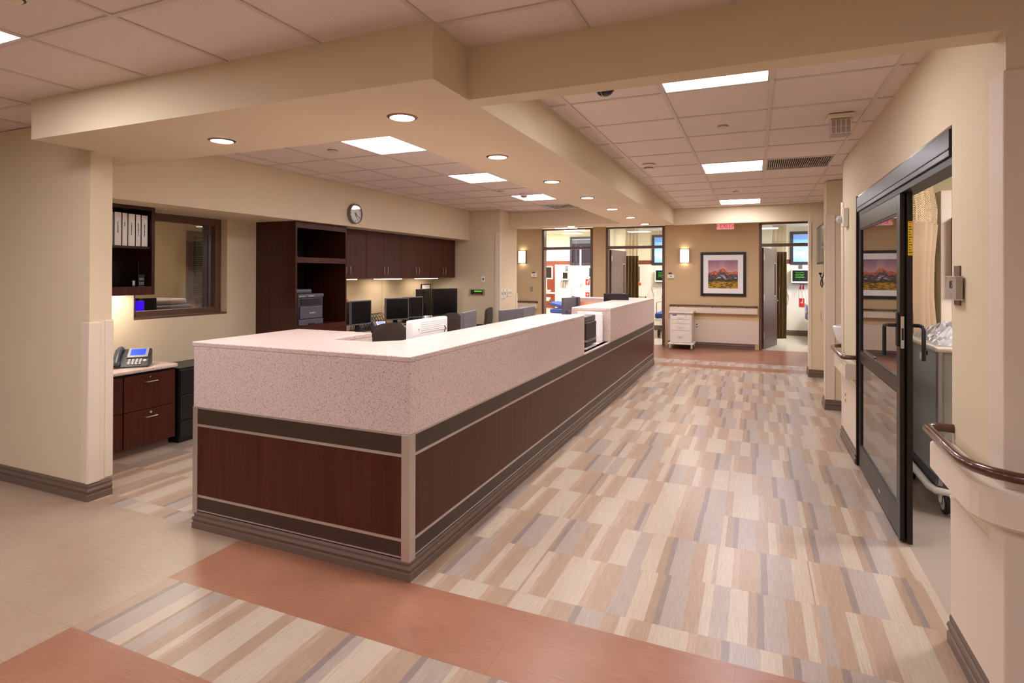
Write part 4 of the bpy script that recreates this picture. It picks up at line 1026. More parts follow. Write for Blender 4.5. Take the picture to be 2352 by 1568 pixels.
# wall fittings on the far wall
plate('room_sign', 'small white room sign with brown tab right of the middle doorway', 'sign', -1.715, 13, 1.535, .15, .085, 'ny', M_WHITE, {'brown_tab': (-.05, .02, .05, .085, .002, M_DOORFR), 'number': (-.015, .015, -.01, .012, .001, M_GREYPL)}, th=.03)
plate('room_sign', 'small white room sign with brown tab left of the leftmost far doorway', 'sign', -4.945, 13, 1.55, .15, .09, 'ny', M_WHITE, {'brown_tab': (-.05, .02, .05, .085, .002, M_DOORFR), 'number': (-.015, .015, -.01, .012, .001, M_GREYPL)}, th=.03)
plate('card_reader', 'grey square wall plate below the leftmost room sign', 'wall plate', -5.02, 13, 1.21, .07, .12, 'ny', mat('grey_plate', (170, 158, 150), .4, .4), {'button': (-.012, .012, -.012, .02, .008, M_STEEL)})
guard('door_edge_trim', 'tall narrow brown panel edge beside the leftmost wall sconce', [(-5.47, -5.43, 12.94, 13.0, .9, 2.24)], M_DOORFR, cat='wall trim')
# kick panels
for k, (a, b) in enumerate(((-1.78, .065), (-9, -4.84))):
    mb = MB(); mb.box(a, b, 12.988, 13.0, .12, .595); mb.box(a, b, 12.984, 13.0, .59, .605)
    struct('trim_%d' % (k+1), mb, M_SHEET)
def bumper(name_lab, path, zlow, ztop, label, rail_off=.075, end0=True, end1=True, rt=.019, thick=.05, group=None):
    """handrail + bumper along a 2D path; d to the right of travel"""
    t = thing('handrail', (path[0][0], path[0][1], zlow), label, 'handrail', group)
    mb = MB(); sweep(mb, path, [(.0, zlow), (thick-.012, zlow), (thick, zlow+.012), (thick, ztop-.008), (thick-.008, ztop), (.0, ztop)])
    mb.build('bumper', M_CREAM, t, bevel=.002)
    return t
def rnd_path(path, r, k=6):
    P = [Vector(p) for p in path]; out = [tuple(P[0])]
    for i in range(1, len(P)-1):
        a = (P[i-1]-P[i]).normalized(); b = (P[i+1]-P[i]).normalized(); s0 = P[i]+a*r; s1 = P[i]+b*r
        for j in range(k+1):
            q = j/k; out.append(tuple((1-q)**2*s0+2*q*(1-q)*P[i]+q*q*s1))
    out.append(tuple(P[-1])); return out
def rail(t, pts3, r=.019): MB().tube(pts3, r, 14).build('grip_rail', M_RAIL, t, smooth=True)
def handrail_ny(x0, x1, y, z0, z1, zr, lab):
    t = bumper('', [(x0, y), (x1, y)], z0, z1, lab, thick=.075)
    rail(t, [(x0+.005, y, zr-.012), (x0+.008, y-.03, zr-.002), (x0+.02, y-.055, zr), (x0+.06, y-.062, zr), (x1-.06, y-.062, zr), (x1-.02, y-.055, zr), (x1-.008, y-.03, zr-.002), (x1-.005, y, zr-.012)], .018)
    mb = MB()
    for k in range(3): xx = x0+.2+(x1-x0-.4)*k/2; mb.cyl((xx, y-.062, zr-.01), (xx, y-.05, z1), .008, n=8)
    mb.build('bracket', M_RAIL, t)
handrail_ny(-1.74, .04, 13.0, .74, .865, .905, 'brown handrail over a cream bumper below the mountain picture')
handrail_ny(-6.5, -4.86, 13.0, .74, .865, .905, 'brown handrail over a cream bumper left of the leftmost far doorway')
plate('wall_outlet', 'cream power outlet in the wall sheet behind the white cart', 'outlet', -1.17, 12.988, .47, .08, .13, 'ny', M_CREAM, {'socket_1': (-.015, .015, .015, .04, .002, M_GREYPL), 'socket_2': (-.015, .015, -.04, -.015, .002, M_GREYPL)})
# tan wheeled bed rail / white box at the left of the far hall
mb = MB(); mb.box(-5.6, -5.0, 12.3, 12.85, .0, .78); mb.box(-5.62, -4.98, 12.28, 12.87, .78, .80); mb.build('linen_hamper', M_CREAM, label='low cream hamper standing under the handrail left of the leftmost far doorway', cat='hamper', bevel=.01)

# drawer cart
ct = thing('drawer_cart', (-1.50, 12.6, 0), 'cream four-drawer medical cart on casters in front of the far wall', 'cart')
cx0, cx1, cy0, cy1 = -1.66, -1.22, 12.42, 12.90
M_CART = mat('cream_powder_coat', (232, 222, 208), .4)
B(cx0, cx1, cy0, cy1, .14, .74).build('cart_body', M_CART, ct, bevel=.006)
MB().box(cx0-.03, cx1+.03, cy0-.03, cy1+.02, .765, .80).box(cx0, cx1, cy0, cy1, .74, .765).build('top_tray', M_CART, ct, bevel=.008)
for z0, z1 in ((.635, .705), (.545, .628), (.405, .538), (.155, .398)):
    d = B(cx0+.03, cx1-.03, cy0-.012, cy0, z0, z1).build('drawer', M_CART, ct, bevel=.003)
    xc = (cx0+cx1)/2; zz = (z0+z1)/2+.01
    mb = MB(); mb.tube([(xc-.06, cy0-.012, zz+.01), (xc-.04, cy0-.028, zz-.004), (xc, cy0-.034, zz-.010), (xc+.04, cy0-.028, zz-.004), (xc+.06, cy0-.012, zz+.01)], .005); mb.build('handle', M_STEEL, d, smooth=True)
B(cx0+.05, cx0+.14, cy0-.004, cy0+.001, .715, .735).build('blue_badge', M_BLUE, ct)
mb = MB(); mb.cyl((cx1-.12, cy0-.012, .722), (cx1-.12, cy0, .722), .012, n=14); mb.box(cx1-.125, cx1-.115, cy0-.02, cy0-.012, .69, .722); mb.build('lock_key', M_STEEL, ct)
mb = MB(); mb.box(cx0-.04, cx1+.04, cy0-.03, cy1+.02, .105, .14); mb.build('bumper_base', M_CART, ct, bevel=.015)
for sx_ in (cx0, cx1):
    for sy_ in (cy0+.0, cy1-.03):
        mb = MB(); mb.cyl((sx_-.012, sy_, .04), (sx_+.012, sy_, .04), .04, n=18); mb.build('wheel', mat('grey_wheel', (150, 138, 128), .5), ct, smooth=True)
        mb = MB(); mb.box(sx_-.02, sx_-.014, sy_-.022, sy_+.022, .03, .105); mb.box(sx_+.014, sx_+.02, sy_-.022, sy_+.022, .03, .105); mb.box(sx_-.02, sx_+.02, sy_-.022, sy_+.022, .085, .105); mb.build('fork', M_CART, ct)

# ---------------------------------------------------------------- patient rooms (seen through the doorways)
def room_window(i, x0, x1, z0, z1, pane):
    fr = MB(); f = .07
    fr.box(x0, x0+f, 16.44, 16.5, z0, z1); fr.box(x1-f, x1, 16.44, 16.5, z0, z1); fr.box(x0+f, x1-f, 16.44, 16.5, z0, z0+f); fr.box(x0+f, x1-f, 16.44, 16.5, z1-f, z1)
    w_ = struct('window_%d' % i, fr, mat('dark_window_frame', (52, 44, 58), .4), bevel=.003)
    B(x0+f, x1-f, 16.48, 16.49, z0+f, z1-f).build('window_pane', pane, w_)
    mb = MB(); zz = z1-f-.02
    while zz > z1-f-.14: mb.box(x0+f, x1-f, 16.445, 16.47, zz, zz+.003); zz -= .012
    mb.box(x0+f, x1-f, 16.44, 16.475, z1-f-.02, z1-f); mb.box(x0+f+.12, x0+f+.123, 16.442, 16.445, z0+.1, z1-f)
    mb.build('raised_blind', mat('pale_blind', (190, 196, 214), .5), w_)
M_NIGHT = mat('dusk_window_glass', (44, 44, 62), .15)
mday = mat('daylit_window_view', (150, 190, 225), .4, emit=(.5, .75, 1.0), es=.30)
N = NT(mday); s_ = N.sep(N.pos()); nv = N.noise(N.scale(N.pos(), (5, 5, 14)), 1.0, 3)
hz = N.math('ADD', s_[2], N.math('MULTIPLY', nv, .5))
N.l(N.ramp(N.math('MULTIPLY_ADD', hz, 1.0, -1.9), [(.22, (120, 150, 160)), (.36, (90, 140, 150)), (.45, (190, 220, 245)), (.7, (80, 150, 225))]), N.b.inputs['Emission Color'])
room_window(2, -5.12, -4.30, 1.84, 2.69, M_NIGHT); room_window(3, -2.70, -1.9, 1.84, 2.69, mday); room_window(4, .83, 1.63, 1.84, 2.69, mday)
k_ = 0
for x0, x1, y0, y1, lab in ((-6.55, -5.95, 14.2, 15.4, 'bright ceiling panel at left behind the leftmost far doorway'), (-4.9, -4.3, 14.2, 15.4, 'bright ceiling panel at right behind the leftmost far doorway'), (-1.9, -1.3, 14.2, 15.4, 'bright ceiling panel inside the middle patient room'), (1.6, 2.2, 14.2, 15.4, 'bright ceiling panel inside the right patient room')):
    t = thing('room_ceiling_light', ((x0+x1)/2, (y0+y1)/2, 2.78), lab, 'ceiling light', 'patient room ceiling panels')
    B(x0+.02, x1-.02, y0+.02, y1-.02, 2.785, 2.79).build('diffuser', M_ROOML, t); B(x0, x1, y0, y1, 2.79, 2.799).build('frame', M_WHITE, t)
# unseen lamp added to brighten the sliding-door room
t = thing('room_ceiling_light', (2.4, 4.7, 2.70), 'added ceiling panel brightening the room behind the black sliding door', 'ceiling light', 'patient room ceiling panels')
B(2.18, 2.77, 4.42, 4.99, 2.695, 2.70).build('diffuser', mat('added_exam_room_diffuser', (255, 250, 245), .6, emit=WARM, es=20.0), t); B(2.17, 2.78, 4.41, 5.0, 2.70, 2.715).build('frame', M_WHITE, t)
# lamp added out of view to light up the back office
t = thing('room_ceiling_light', (-6.9, 5.0, 2.68), 'added ceiling panel lighting the small office behind the interior window', 'ceiling light', 'patient room ceiling panels')
B(-7.2, -6.6, 4.7, 5.3, 2.682, 2.688).build('diffuser', mat('added_office_diffuser', (255, 250, 240), .6, emit=(1, .86, .7), es=9.0), t); B(-7.22, -6.58, 4.68, 5.32, 2.688, 2.7).build('frame', M_WHITE, t)

# room 1 contents
M_RUST = wood('rust_wood_panel', (150, 74, 50), (118, 52, 34), .4)
t = thing('wood_headwall', (-5.85, 16.47, .5), 'rust brown wood wall panel behind the arm-mounted monitor in the leftmost room', 'wall panel')
B(-6.9, -5.58, 16.43, 16.469, .55, 1.86).build('panel_board', M_RUST, t, bevel=.003)
def arm_station(x, y, zc, lab):
    t = thing('wall_arm_monitor', (x, y, .9), lab, 'monitor')
    B(x-.28, x+.16, y-.42, y-.38, zc-.19, zc+.19).build('casing', M_WHITE, t, bevel=.008); B(x-.25, x+.13, y-.424, y-.419, zc-.155, zc+.16).build('screen', M_SCREEN, t)
    mb = MB(); mb.box(x-.09, x-.03, y-.40, y-.36, zc-.55, zc-.19); mb.box(x-.09, x-.03, y-.38, y, zc-.58, zc-.52); mb.build('support_arm', M_WHITE, t, bevel=.005)
    B(x-.30, x+.34, y-.65, y-.34, zc-.62, zc-.585).build('work_tray', M_WHITE, t, bevel=.01)
    B(x-.28, x+.1, y-.6, y-.4, zc-.83, zc-.73).build('keyboard_drawer', M_WHITE, t, bevel=.01)
    mb = MB(); mb.tube([(x+.1, y-.5, zc-.78), (x+.15, y-.5, zc-.9), (x+.05, y-.5, zc-.93)], .012); mb.build('cable', M_BLACK, t)
arm_station(-5.68, 16.43, 1.62, 'white arm-mounted monitor with dark screen and keyboard tray in the leftmost room')
B(-5.56, -5.50, 16.35, 16.469, .5, 1.86).build('service_column', M_WHITE, label='bright white vertical service column beside the rust panel', cat='column', bevel=.005)
def vitals(x, y, z, lab, w_=.34, h_=.28, scr=None):
    t = thing('patient_monitor', (x, y, z-h_/2), lab, 'patient monitor')
    B(x-w_/2, x+w_/2, y-.16, y-.04, z-h_/2, z+h_/2).build('casing', M_WHITE, t, bevel=.02, seg=3); B(x-w_/2+.035, x+w_/2-.035, y-.164, y-.158, z-h_/2+.05, z+h_/2-.03).build('screen', scr or M_SCREEN, t)
    mb = MB(); mb.box(x-.03, x+.03, y-.05, y, z-.05, z+.3); mb.build('wall_mount', M_GREYPL, t); B(x-w_/2+.03, x+w_/2-.02, y-.15, y-.05, z-h_/2-.025, z-h_/2+.002).build('dark_underside', mat('slate_handset', (60, 64, 74), .35), t)
    mb = MB()
    for q in range(4):
        xx = x-.08+.05*q; mb.tube([(xx, y-.1, z-h_/2-.02), (xx-.05+.02*q, y-.1, z-h_/2-.15), (xx-.08+.05*q, y-.08, z-h_/2-.35-.06*q)], .008, 6)
    mb.build('lead_cables', mat('pale_cable', (200, 190, 190), .5), t)
    return t
vitals(-5.22, 16.46, 1.52, 'small white patient monitor turned to the wall in the leftmost room', .22, .26)
vitals(-4.42, 16.46, 1.62, 'blue-faced wall monitor at the right jamb of the leftmost room', .2, .34, M_NAVY)
B(-4.81, -4.76, 16.42, 16.469, .5, 2.4).build('wall_rail', mat('pale_rail', (222, 218, 222), .4), label='pale vertical wall rail in the leftmost room', cat='wall rail')
t = thing('iv_pole', (-4.97, 16.1, 0), 'thin IV pole with hooks standing in the leftmost room', 'iv pole')
mb = MB(); mb.cyl((-4.97, 16.1, .06), (-4.97, 16.1, 1.80), .011, n=10); mb.build('pole', M_STEEL, t)
mb = MB(); mb.tube([(-5.12, 16.1, 1.78), (-5.1, 16.1, 1.75), (-4.97, 16.1, 1.80), (-4.84, 16.1, 1.75), (-4.82, 16.1, 1.78)], .006); mb.build('hook', M_STEEL, t)
mb = MB()
for q in range(5): a = 2*PI*q/5; mb.tube([(-4.97, 16.1, .08), (-4.97+.25*math.cos(a), 16.1+.25*math.sin(a), .05)], .012); mb.ellipsoid((-4.97+.25*math.cos(a), 16.1+.25*math.sin(a), .028), (.03, .03, .028))
mb.build('wheeled_base', M_GREYPL, t)
MB().box(-5.03, -4.93, 16.02, 16.08, 1.2, 1.4).build('infusion_pump', M_CREAM, t, bevel=.015)
t = thing('suction_canister', (-4.72, 16.3, 1.0), 'cream wall phone-shaped instrument with tubing on the wall in the leftmost room', 'instrument')
mb = MB(); mb.box(-4.83, -4.73, 16.4, 16.469, 1.35, 1.62); mb.build('holder', M_WHITE, t, bevel=.02); mb = MB()
for q in range(5): mb.tube([(-4.8+.015*q, 16.38, 1.38), (-4.84+.03*q, 16.36, 1.28), (-4.8+.02*q, 16.37, 1.15+.02*q), (-4.78, 16.38, 1.3)], .007, 6)
mb.build('tubing', mat('pale_cable', (200, 190, 190), .5), t, smooth=True)
plate('gas_outlet_panel', 'grey medical gas outlet panel on the wall of the leftmost room', 'wall plate', -5.33, 16.47, 1.27, .18, .22, 'ny', mat('pale_grey_plastic', (176, 160, 156), .5), {'outlet_1': (-.06, -.01, -.05, .05, .03, M_STEEL), 'outlet_2': (.01, .06, -.05, .05, .03, M_CREAM)})
for x, z, lab, h_ in ((-4.58, 1.34, 'upper red sign with white mark on the wall of the leftmost room', .18), (-4.58, .97, 'lower red sign with white mark just above the counter in the leftmost room', .14), (-2.36, 1.30, 'upper red sign beside the cables in the middle room', .2), (-2.36, .86, 'lower red sign beside the cables in the middle room', .22), (1.10, 1.30, 'upper red sign beside the cables in the right room', .2), (1.10, .86, 'lower red sign beside the cables in the right room', .22)):
    t = thing('red_wall_sign', (x, 16.46, z-h_/2), lab, 'sign', 'red wall signs in the patient rooms'); B(x-.06, x+.06, 16.456, 16.469, z-h_/2, z+h_/2).build('sign_plate', M_RED, t); mb = MB(); mb.box(x-.03, x+.03, 16.454, 16.457, z-.008, z+.008); mb.box(x+.0, x+.012, 16.454, 16.457, z-.03, z+.04); mb.build('white_mark', M_WHITE, t)
plate('switch_panel', 'white equipment plate on the right of the leftmost room wall', 'wall plate', -4.25, 16.47, 1.28, .2, .16, 'ny', M_WHITE, {'socket_1': (-.06, -.03, -.02, .02, .004, M_GREYPL), 'socket_2': (.03, .06, -.02, .02, .004, M_GREYPL)})
t = thing('wall_clock', (-6.02, 16.49, 2.2), 'white round clock half hidden by the jamb of the leftmost far doorway', 'clock')
MB().lathe([(0, -.001), (.16, -.001), (.16, -.03), (.14, -.035), (0, -.03)], (-6.02, 16.5, 2.33), 30, ax='Y').build('dial', M_PAPER, t, smooth=True); MB().lathe([(.145, -.03), (.16, -.03), (.16, -.045), (.145, -.045)], (-6.02, 16.5, 2.33), 30, ax='Y').build('rim', M_GREYPL, t); mb = MB(); mb.box(-6.025, -6.015, 16.46, 16.464, 2.33, 2.43); mb.box(-6.02, -5.95, 16.46, 16.464, 2.325, 2.335); mb.build('clock_hands', M_TEXT, t)
def stretcher(x, y, lab, rz):
    t = thing('hospital_stretcher', (0, 0, 0), lab, 'stretcher')
    MB().cbox((0, 0, .56), (.7, 1.8, .12)).build('mattress', M_BLUE, t, bevel=.03, seg=3); mb = MB(); mb.T = Matrix.Translation((0, .62, .68)) @ Matrix.Rotation(math.radians(12), 4, 'X'); mb.cbox((0, 0, .02), (.68, .6, .1)); mb.build('raised_backrest', M_BLUE, t, bevel=.03, seg=3)
    MB().cbox((0, 0, .46), (.72, 1.86, .06)).build('deck', M_WHITE, t, bevel=.01); MB().cbox((0, 0, .30), (.4, 1.2, .26)).build('column_cover', M_NAVY, t, bevel=.02)
    for sx_ in (-1, 1):
        mb = MB(); mb.tube([(sx_*.37, -.5, .5), (sx_*.37, -.5, .86), (sx_*.37, .4, .86), (sx_*.37, .4, .5)], .014); mb.build('side_rail', M_STEEL, t)
        for sy_ in (-1, 1):
            mb = MB(); mb.cyl((sx_*.28-.02, sy_*.7, .1), (sx_*.28+.02, sy_*.7, .1), .1, n=20); mb.build('wheel', M_RUBBER, t, smooth=True); mb = MB(); mb.tube([(sx_*.28, sy_*.7, .1), (sx_*.2, sy_*.55, .25)], .02); mb.build('caster_arm', M_GREYPL, t)
    t.location = (x, y, 0); t.rotation_euler = (0, 0, rz); return t
s1 = stretcher(-4.35, 15.35, 'blue stretcher in the leftmost room behind the stone counter', PI/2)
s1['group'] = 'blue stretchers in the patient rooms'
dup(s1, (-1.94, 15.3, 0), 0, 'blue stretcher at the right edge of the middle doorway', 'blue stretchers in the patient rooms'); dup(s1, (1.5, 15.3, 0), 0, 'blue stretcher at the right edge of the doorway right of the picture', 'blue stretchers in the patient rooms')
# room 2 / 3 contents
M_VS = mat('vitals_screen', (16, 26, 34), .25)
for dx, nm in ((0, 'middle room'), (3.44, 'right room')):
    vt = vitals(-2.36+dx, 16.46, 1.54, 'wide white patient monitor with green traces on the wall of the %s' % nm, .48, .36, M_VS)
    mb = MB(); 
    for q in range(4): mb.tube([(-2.5+dx+.05*i, 16.294, 1.62-.04*q+(.014 if i % 2 else 0)) for i in range(5)], .004, 5)
    mb.build('trace_lines', M_LCD, vt)
    t = thing('wall_arm_monitor', (-3.06+dx, 16.4, 1.4), 'thin dark arm-mounted screen seen edge-on in the %s' % nm, 'monitor')
    B(-3.18+dx, -3.0+dx, 16.2, 16.24, 1.36, 1.80).build('casing', M_GREYPL, t, bevel=.01); B(-3.09+dx, -3.05+dx, 16.24, 16.46, 1.5, 1.56).build('support_arm', M_WHITE, t); B(-3.165+dx, -3.015+dx, 16.196, 16.201, 1.38, 1.78).build('screen', M_SCREEN, t)
    B(-3.12+dx, -3.0+dx, 16.38, 16.46, 1.27, 1.34).build('sharps_lid', mat('orange_red_plastic', (222, 90, 50), .5), label='small orange-red sharps container lid on the wall of the %s' % nm, cat='sharps container', bevel=.01)
    t = thing('fold_down_shelf', (-2.9+dx, 16.4, .95), 'tilted white fold-down wall desk in the %s' % nm, 'shelf'); mb = MB(); mb.prism([(-3.1+dx, .95), (-2.84+dx, .95), (-2.76+dx, 1.24), (-3.1+dx, 1.24)], 'Y', 16.3, 16.35); mb.build('shelf_leaf', M_WHITE, t, bevel=.008); mb = MB(); mb.tube([(-2.86+dx, 16.36, .95), (-2.86+dx, 16.36, .88), (-2.92+dx, 16.4, .86)], .014); mb.build('bracket', M_BLACK, t)
    mb = MB(); mb.tube([(-2.66+dx, 16.45, 1.30), (-2.70+dx, 16.45, 1.2), (-2.64+dx, 16.45, 1.0), (-2.67+dx, 16.45, .8)], .01); mb.build('hanging_cable', mat('pale_cable', (200, 190, 190), .5), label='pale cable loop hanging below the patient monitor in the %s' % nm, cat='cable', smooth=True)

# ---------------------------------------------------------------- small office behind the interior window
fr = MB(); x_ = -8.5; a, b, c, d = 6.45, 7.30, 1.13, 2.27; f = .09
for q in ((a, a+f, c, d), (b-f, b, c, d), (a+f, b-f, c, c+f), (a+f, b-f, d-f, d)): fr.box(x_, x_+.06, q[0], q[1], q[2], q[3])
w6 = struct('window_6', fr, M_DOORFR); B(x_+.01, x_+.016, a+f, b-f, c+f, d-f).build('window_pane', M_NIGHT, w6)
mb = MB(); z = c+f+.02
while z < d-f: mb.box(x_+.022, x_+.045, a+f+.06, b-f, z, z+.012); z += .032
mb.build('venetian_blind', mat('tan_blind', (150, 128, 98), .6), w6)
t = thing('office_desk', (-7.3, 5.4, 0), 'dark desk inside the small office behind the interior window', 'desk')
B(-8.4, -6.1, 4.05, 6.9, .72, .75).build('desk_top', M_WOOD2, t, bevel=.004)
for x in (-8.38, -6.13): B(x, x+.03, 4.07, 6.88, 0, .72).build('side_panel', M_WOOD2, t)
t = thing('desktop_copier', (-7.2, 5.05, .75), 'grey desktop copier seen through the interior window', 'copier')
B(-7.5, -6.9, 4.75, 5.35, .75, 1.17).build('copier_body', M_GREYPL, t, bevel=.03, seg=3); B(-7.45, -6.95, 4.8, 5.3, 1.171, 1.25).build('copier_lid', mat('pale_grey_plastic', (176, 160, 156), .5), t, bevel=.03, seg=3)
t = thing('computer_monitor', (-6.4, 4.3, .75), 'monitor with glowing blue screen seen through the interior window', 'monitor')
mb = MB(); mb.T = Matrix.Translation((-6.40, 4.28, 0)) @ Matrix.Rotation(math.radians(60), 4, 'Z'); mb.box(-.17, .17, 0, .03, .98, 1.30); mb.build('casing', M_BLACK, t, bevel=.005)
mb = MB(); mb.T = Matrix.Translation((-6.40, 4.28, 0)) @ Matrix.Rotation(math.radians(60), 4, 'Z'); mb.box(-.06, .05, -.004, .0, 1.0, 1.27); mb.build('screen', mat('blue_office_screen', (40, 20, 220), .3, emit=(.06, .0, 1.0), es=.3), t)
mb = MB(); mb.cyl((-6.40, 4.31, .75), (-6.40, 4.31, 1.0), .02); mb.lathe([(0, 0), (.1, 0), (.1, .012), (0, .014)], (-6.40, 4.31, .75), 20); mb.build('stand', M_BLACK, t)
plate('wall_plate', 'beige switch plate on the wall of the small office', 'wall plate', -8.5, 5.45, 1.38, .14, .13, 'x', M_CREAM, {'switch': (-.01, .01, -.02, .02, .006, M_WHITE)})
plate('door_sign', 'pale rectangular plate high on the wall of the small office', 'sign', -8.5, 5.4, 1.62, .22, .09, 'x', M_CREAM)

# ---------------------------------------------------------------- sliding glass door, right wall
sd = struct('door_4', MB().box(XR-.012, XR+.12, DY1-.03, DY1, 0, DZ), M_BRONZE)
tr = MB(); tr.box(XR-.01, XR+.11, DY0+.006, DY1-.03, 2.105, 2.225); tr.build('header', M_BRONZE, sd, bevel=.003)
mb = MB(); mb.box(XR+.001, XR+.10, DY0+.006, DY1-.03, 2.07, 2.105); mb.box(XR-.014, XR-.01, DY0+.006, DY1-.03, 2.135, 2.14); mb.build('track', M_BLACK, sd)
MB().box(XR-.004, XR+.04, DY0+.006, DY1-.03, 2.226, 2.239).build('plastic_wrap_strip', mat('crinkled_plastic', (150, 130, 120), .15, .4), sd)
def leaf(x0, x1, ya, yb, lab, rails, handle=True):
    t = thing('sliding_door_leaf', ((x0+x1)/2, (ya+yb)/2, .01), lab, 'door', 'black framed sliding door leaves')
    mb = MB(); sw = .085
    mb.box(x0, x1, ya, ya+sw, .012, 2.07); mb.box(x0, x1, yb-sw, yb, .012, 2.07)
    mb.box(x0, x1, ya+sw, yb-sw, 1.96, 2.07); mb.box(x0, x1, ya+sw, yb-sw, .012, .19); mb.box(x0, x1, ya+sw, yb-sw, .88, .955)
    mb.build('leaf_frame', M_BRONZE, t, bevel=.003)
    mb = MB()
    for z0, z1 in ((.19, .88), (.955, 1.96)):
        for q in ((ya+sw, ya+sw+.012), (yb-sw-.012, yb-sw)): mb.box(x0+.004, x1-.004, q[0], q[1], z0, z1)
        mb.box(x0+.004, x1-.004, ya+sw+.012, yb-sw-.012, z0, z0+.012); mb.box(x0+.004, x1-.004, ya+sw+.012, yb-sw-.012, z1-.012, z1)
    mb.build('glazing_bead', M_BLACK, t)
    xm = (x0+x1)/2
    for z0, z1 in ((.202, .868), (.967, 1.948)): B(xm-.003, xm+.003, ya+sw+.012, yb-sw-.012, z0, z1).build('glass_pane', M_DGLASS, t)
    return t
L1 = leaf(XR+.003, XR+.029, 4.02, 5.50, 'black-framed glass sliding door leaf on the corridor side with lever handle', None)
L2 = leaf(XR+.034, XR+.060, 3.985, 5.46, 'black-framed glass leaf stacked right behind the corridor-side leaf', None)
yh = 4.06
mb = MB(); mb.box(XR-.008, XR+.006, yh-.022, yh+.022, 1.16, 1.36); mb.build('lock_plate', M_BLACK, L1, bevel=.003)
mb = MB(); mb.tube([(XR, yh, 1.285), (XR-.045, yh, 1.285), (XR-.05, yh+.02, 1.285), (XR-.05, yh+.09, 1.28), (XR-.05, yh+.105, 1.265), (XR-.05, yh+.105, 1.09)], .011, 10); mb.build('lever_handle', M_BLACK, L1, smooth=True)
mb = MB(); mb.tube([(XR+.0595, yh, 1.285), (XR+.10, yh, 1.285), (XR+.11, yh-.02, 1.285), (XR+.11, yh-.08, 1.28), (XR+.11, yh-.09, 1.26), (XR+.11, yh-.09, 1.09)], .011, 10); mb.build('lever_handle', M_BLACK, L2, smooth=True)
mb = MB(); mb.box(XR+.007, XR+.025, 4.017, 4.021, 1.15, 1.34); mb.build('latch_plate', M_STEEL, L1, bevel=.001)
mb = MB(); mb.box(XR+.011, XR+.021, 4.0145, 4.018, 1.2, 1.27); mb.build('latch_slot', M_BLACK, L1)
B(XR+.0355, XR+.0585, 3.982, 3.986, 1.70, 1.90).build('yellow_label', M_YEL, L2)
mb = MB()
for k in range(11): mb.box(XR+.038, XR+.056-.005*(k % 3), 3.981, 3.983, 1.715+.015*k, 1.719+.015*k)
mb.build('label_lines', M_TEXT, L2)
text('label_heading', 'STANLEY', .0065, (XR+.047, 3.9815, 1.893), FACE_NY, M_TEXT, L2, .0005, sx=.8)
B(XR+.001, XR+.0035, 4.60, 4.66, .085, .10).build('maker_badge', M_STEEL, L1)
# near pier fittings
t = thing('room_number_sign', (XR, 2.93, 1.47), 'grey room number sign reading 05 on the wall right of the sliding door', 'sign')
B(XR-.006, XR, 2.91, 2.985, 1.46, 1.625).build('wood_tab', M_DOORFR, t); B(XR-.030, XR-.006, 2.865, 2.995, 1.488, 1.578).build('grey_plate', mat('grey_plate', (170, 158, 150), .4, .4), t, bevel=.002)
mb = MB(); mb.box(XR-.034, XR-.006, 2.86, 3.0, 1.577, 1.582); mb.box(XR-.034, XR-.006, 2.86, 3.0, 1.483, 1.488); mb.build('clip_rail', M_STEEL, t)
text('room_number', '05', .046, (XR-.0305, 2.93, 1.545), FACE_NX, M_TEXT, t, sx=.9); text('braille_mark', '..', .03, (XR-.0305, 2.93, 1.512), FACE_NX, M_GREYPL, t)
guard('corner_guard', 'tall pinkish corner guard on the near right pier', [(XR-.012, XR, 2.436, 2.57, .12, 2.285), (XR, XR+.09, 2.436, 2.45, .12, 2.285)], M_SHEET)
struct('trim_8', B(XR+.091, 5.0, 2.438, 2.449, .12, 2.285), M_SHEET)
mb = MB(); mb.box(XR-.007, XR, 2.571, DY0-.003, .12, .63); mb.box(XR-.010, XR, 2.571, DY0-.003, .622, .634)
struct('trim_5', mb, M_SHEET)
def corner_rail(path, z0, z1, zr, lab, ends, thick=.085, ro=.10):
    pp = rnd_path(path, .10); t = bumper('', pp, z0, z1, lab, thick=thick)
    # rail centre line = path offset to the right by ro
    P = [Vector(p) for p in rnd_path(path, .12)]; out = []
    for i, p in enumerate(P):
        d = (P[min(i+1, len(P)-1)]-P[max(i-1, 0)]).normalized(); out.append((p.x+d.y*ro, p.y-d.x*ro, zr))
    a, b = Vector(out[0]), Vector(out[1]); d0 = (P[1]-P[0]).normalized(); n0 = Vector((d0.y, -d0.x))
    d1 = (P[-1]-P[-2]).normalized(); n1 = Vector((d1.y, -d1.x))
    def w3(v, o, dz=0): return (v.x+o.x, v.y+o.y, zr+dz)
    st = [w3(P[0], Vector((0, 0)))] + [w3(P[0], n0*ro*.55)] + [w3(P[0], n0*ro*.9+d0*.012)] if ends[0] else []
    en = [w3(P[-1], n1*ro*.9-d1*.012), w3(P[-1], n1*ro*.55), w3(P[-1], Vector((0, 0)))] if ends[1] else []
    mid = out[1:] if ends[0] else out
    if ends[0]: mid = [tuple(Vector(out[0])+Vector((d0.x, d0.y, 0))*.035)]+mid
    if ends[1]: mid = mid[:-1]+[tuple(Vector(out[-1])-Vector((d1.x, d1.y, 0))*.035)]
    rail(t, st+mid+en, .0195)
    return t
corner_rail([(XR, 3.01), (XR-.012, 2.438), (3.4, 2.438)], .74, .865, .925, 'brown handrail on a cream bumper wrapping the near right pier', (True, False))
corner_rail([(1.2, 6.4), (XR, 6.4), (XR, 5.57)], .70, .83, .885, 'brown handrail on a cream bumper wrapping the pier beyond the sliding door', (True, True))
mb = MB(); mb.box(XR-.006, XR, DY1+.01, 6.33, .12, .62); mb.box(XR-.009, XR, DY1+.01, 6.33, .612, .624)
struct('trim_6', mb, M_SHEET)
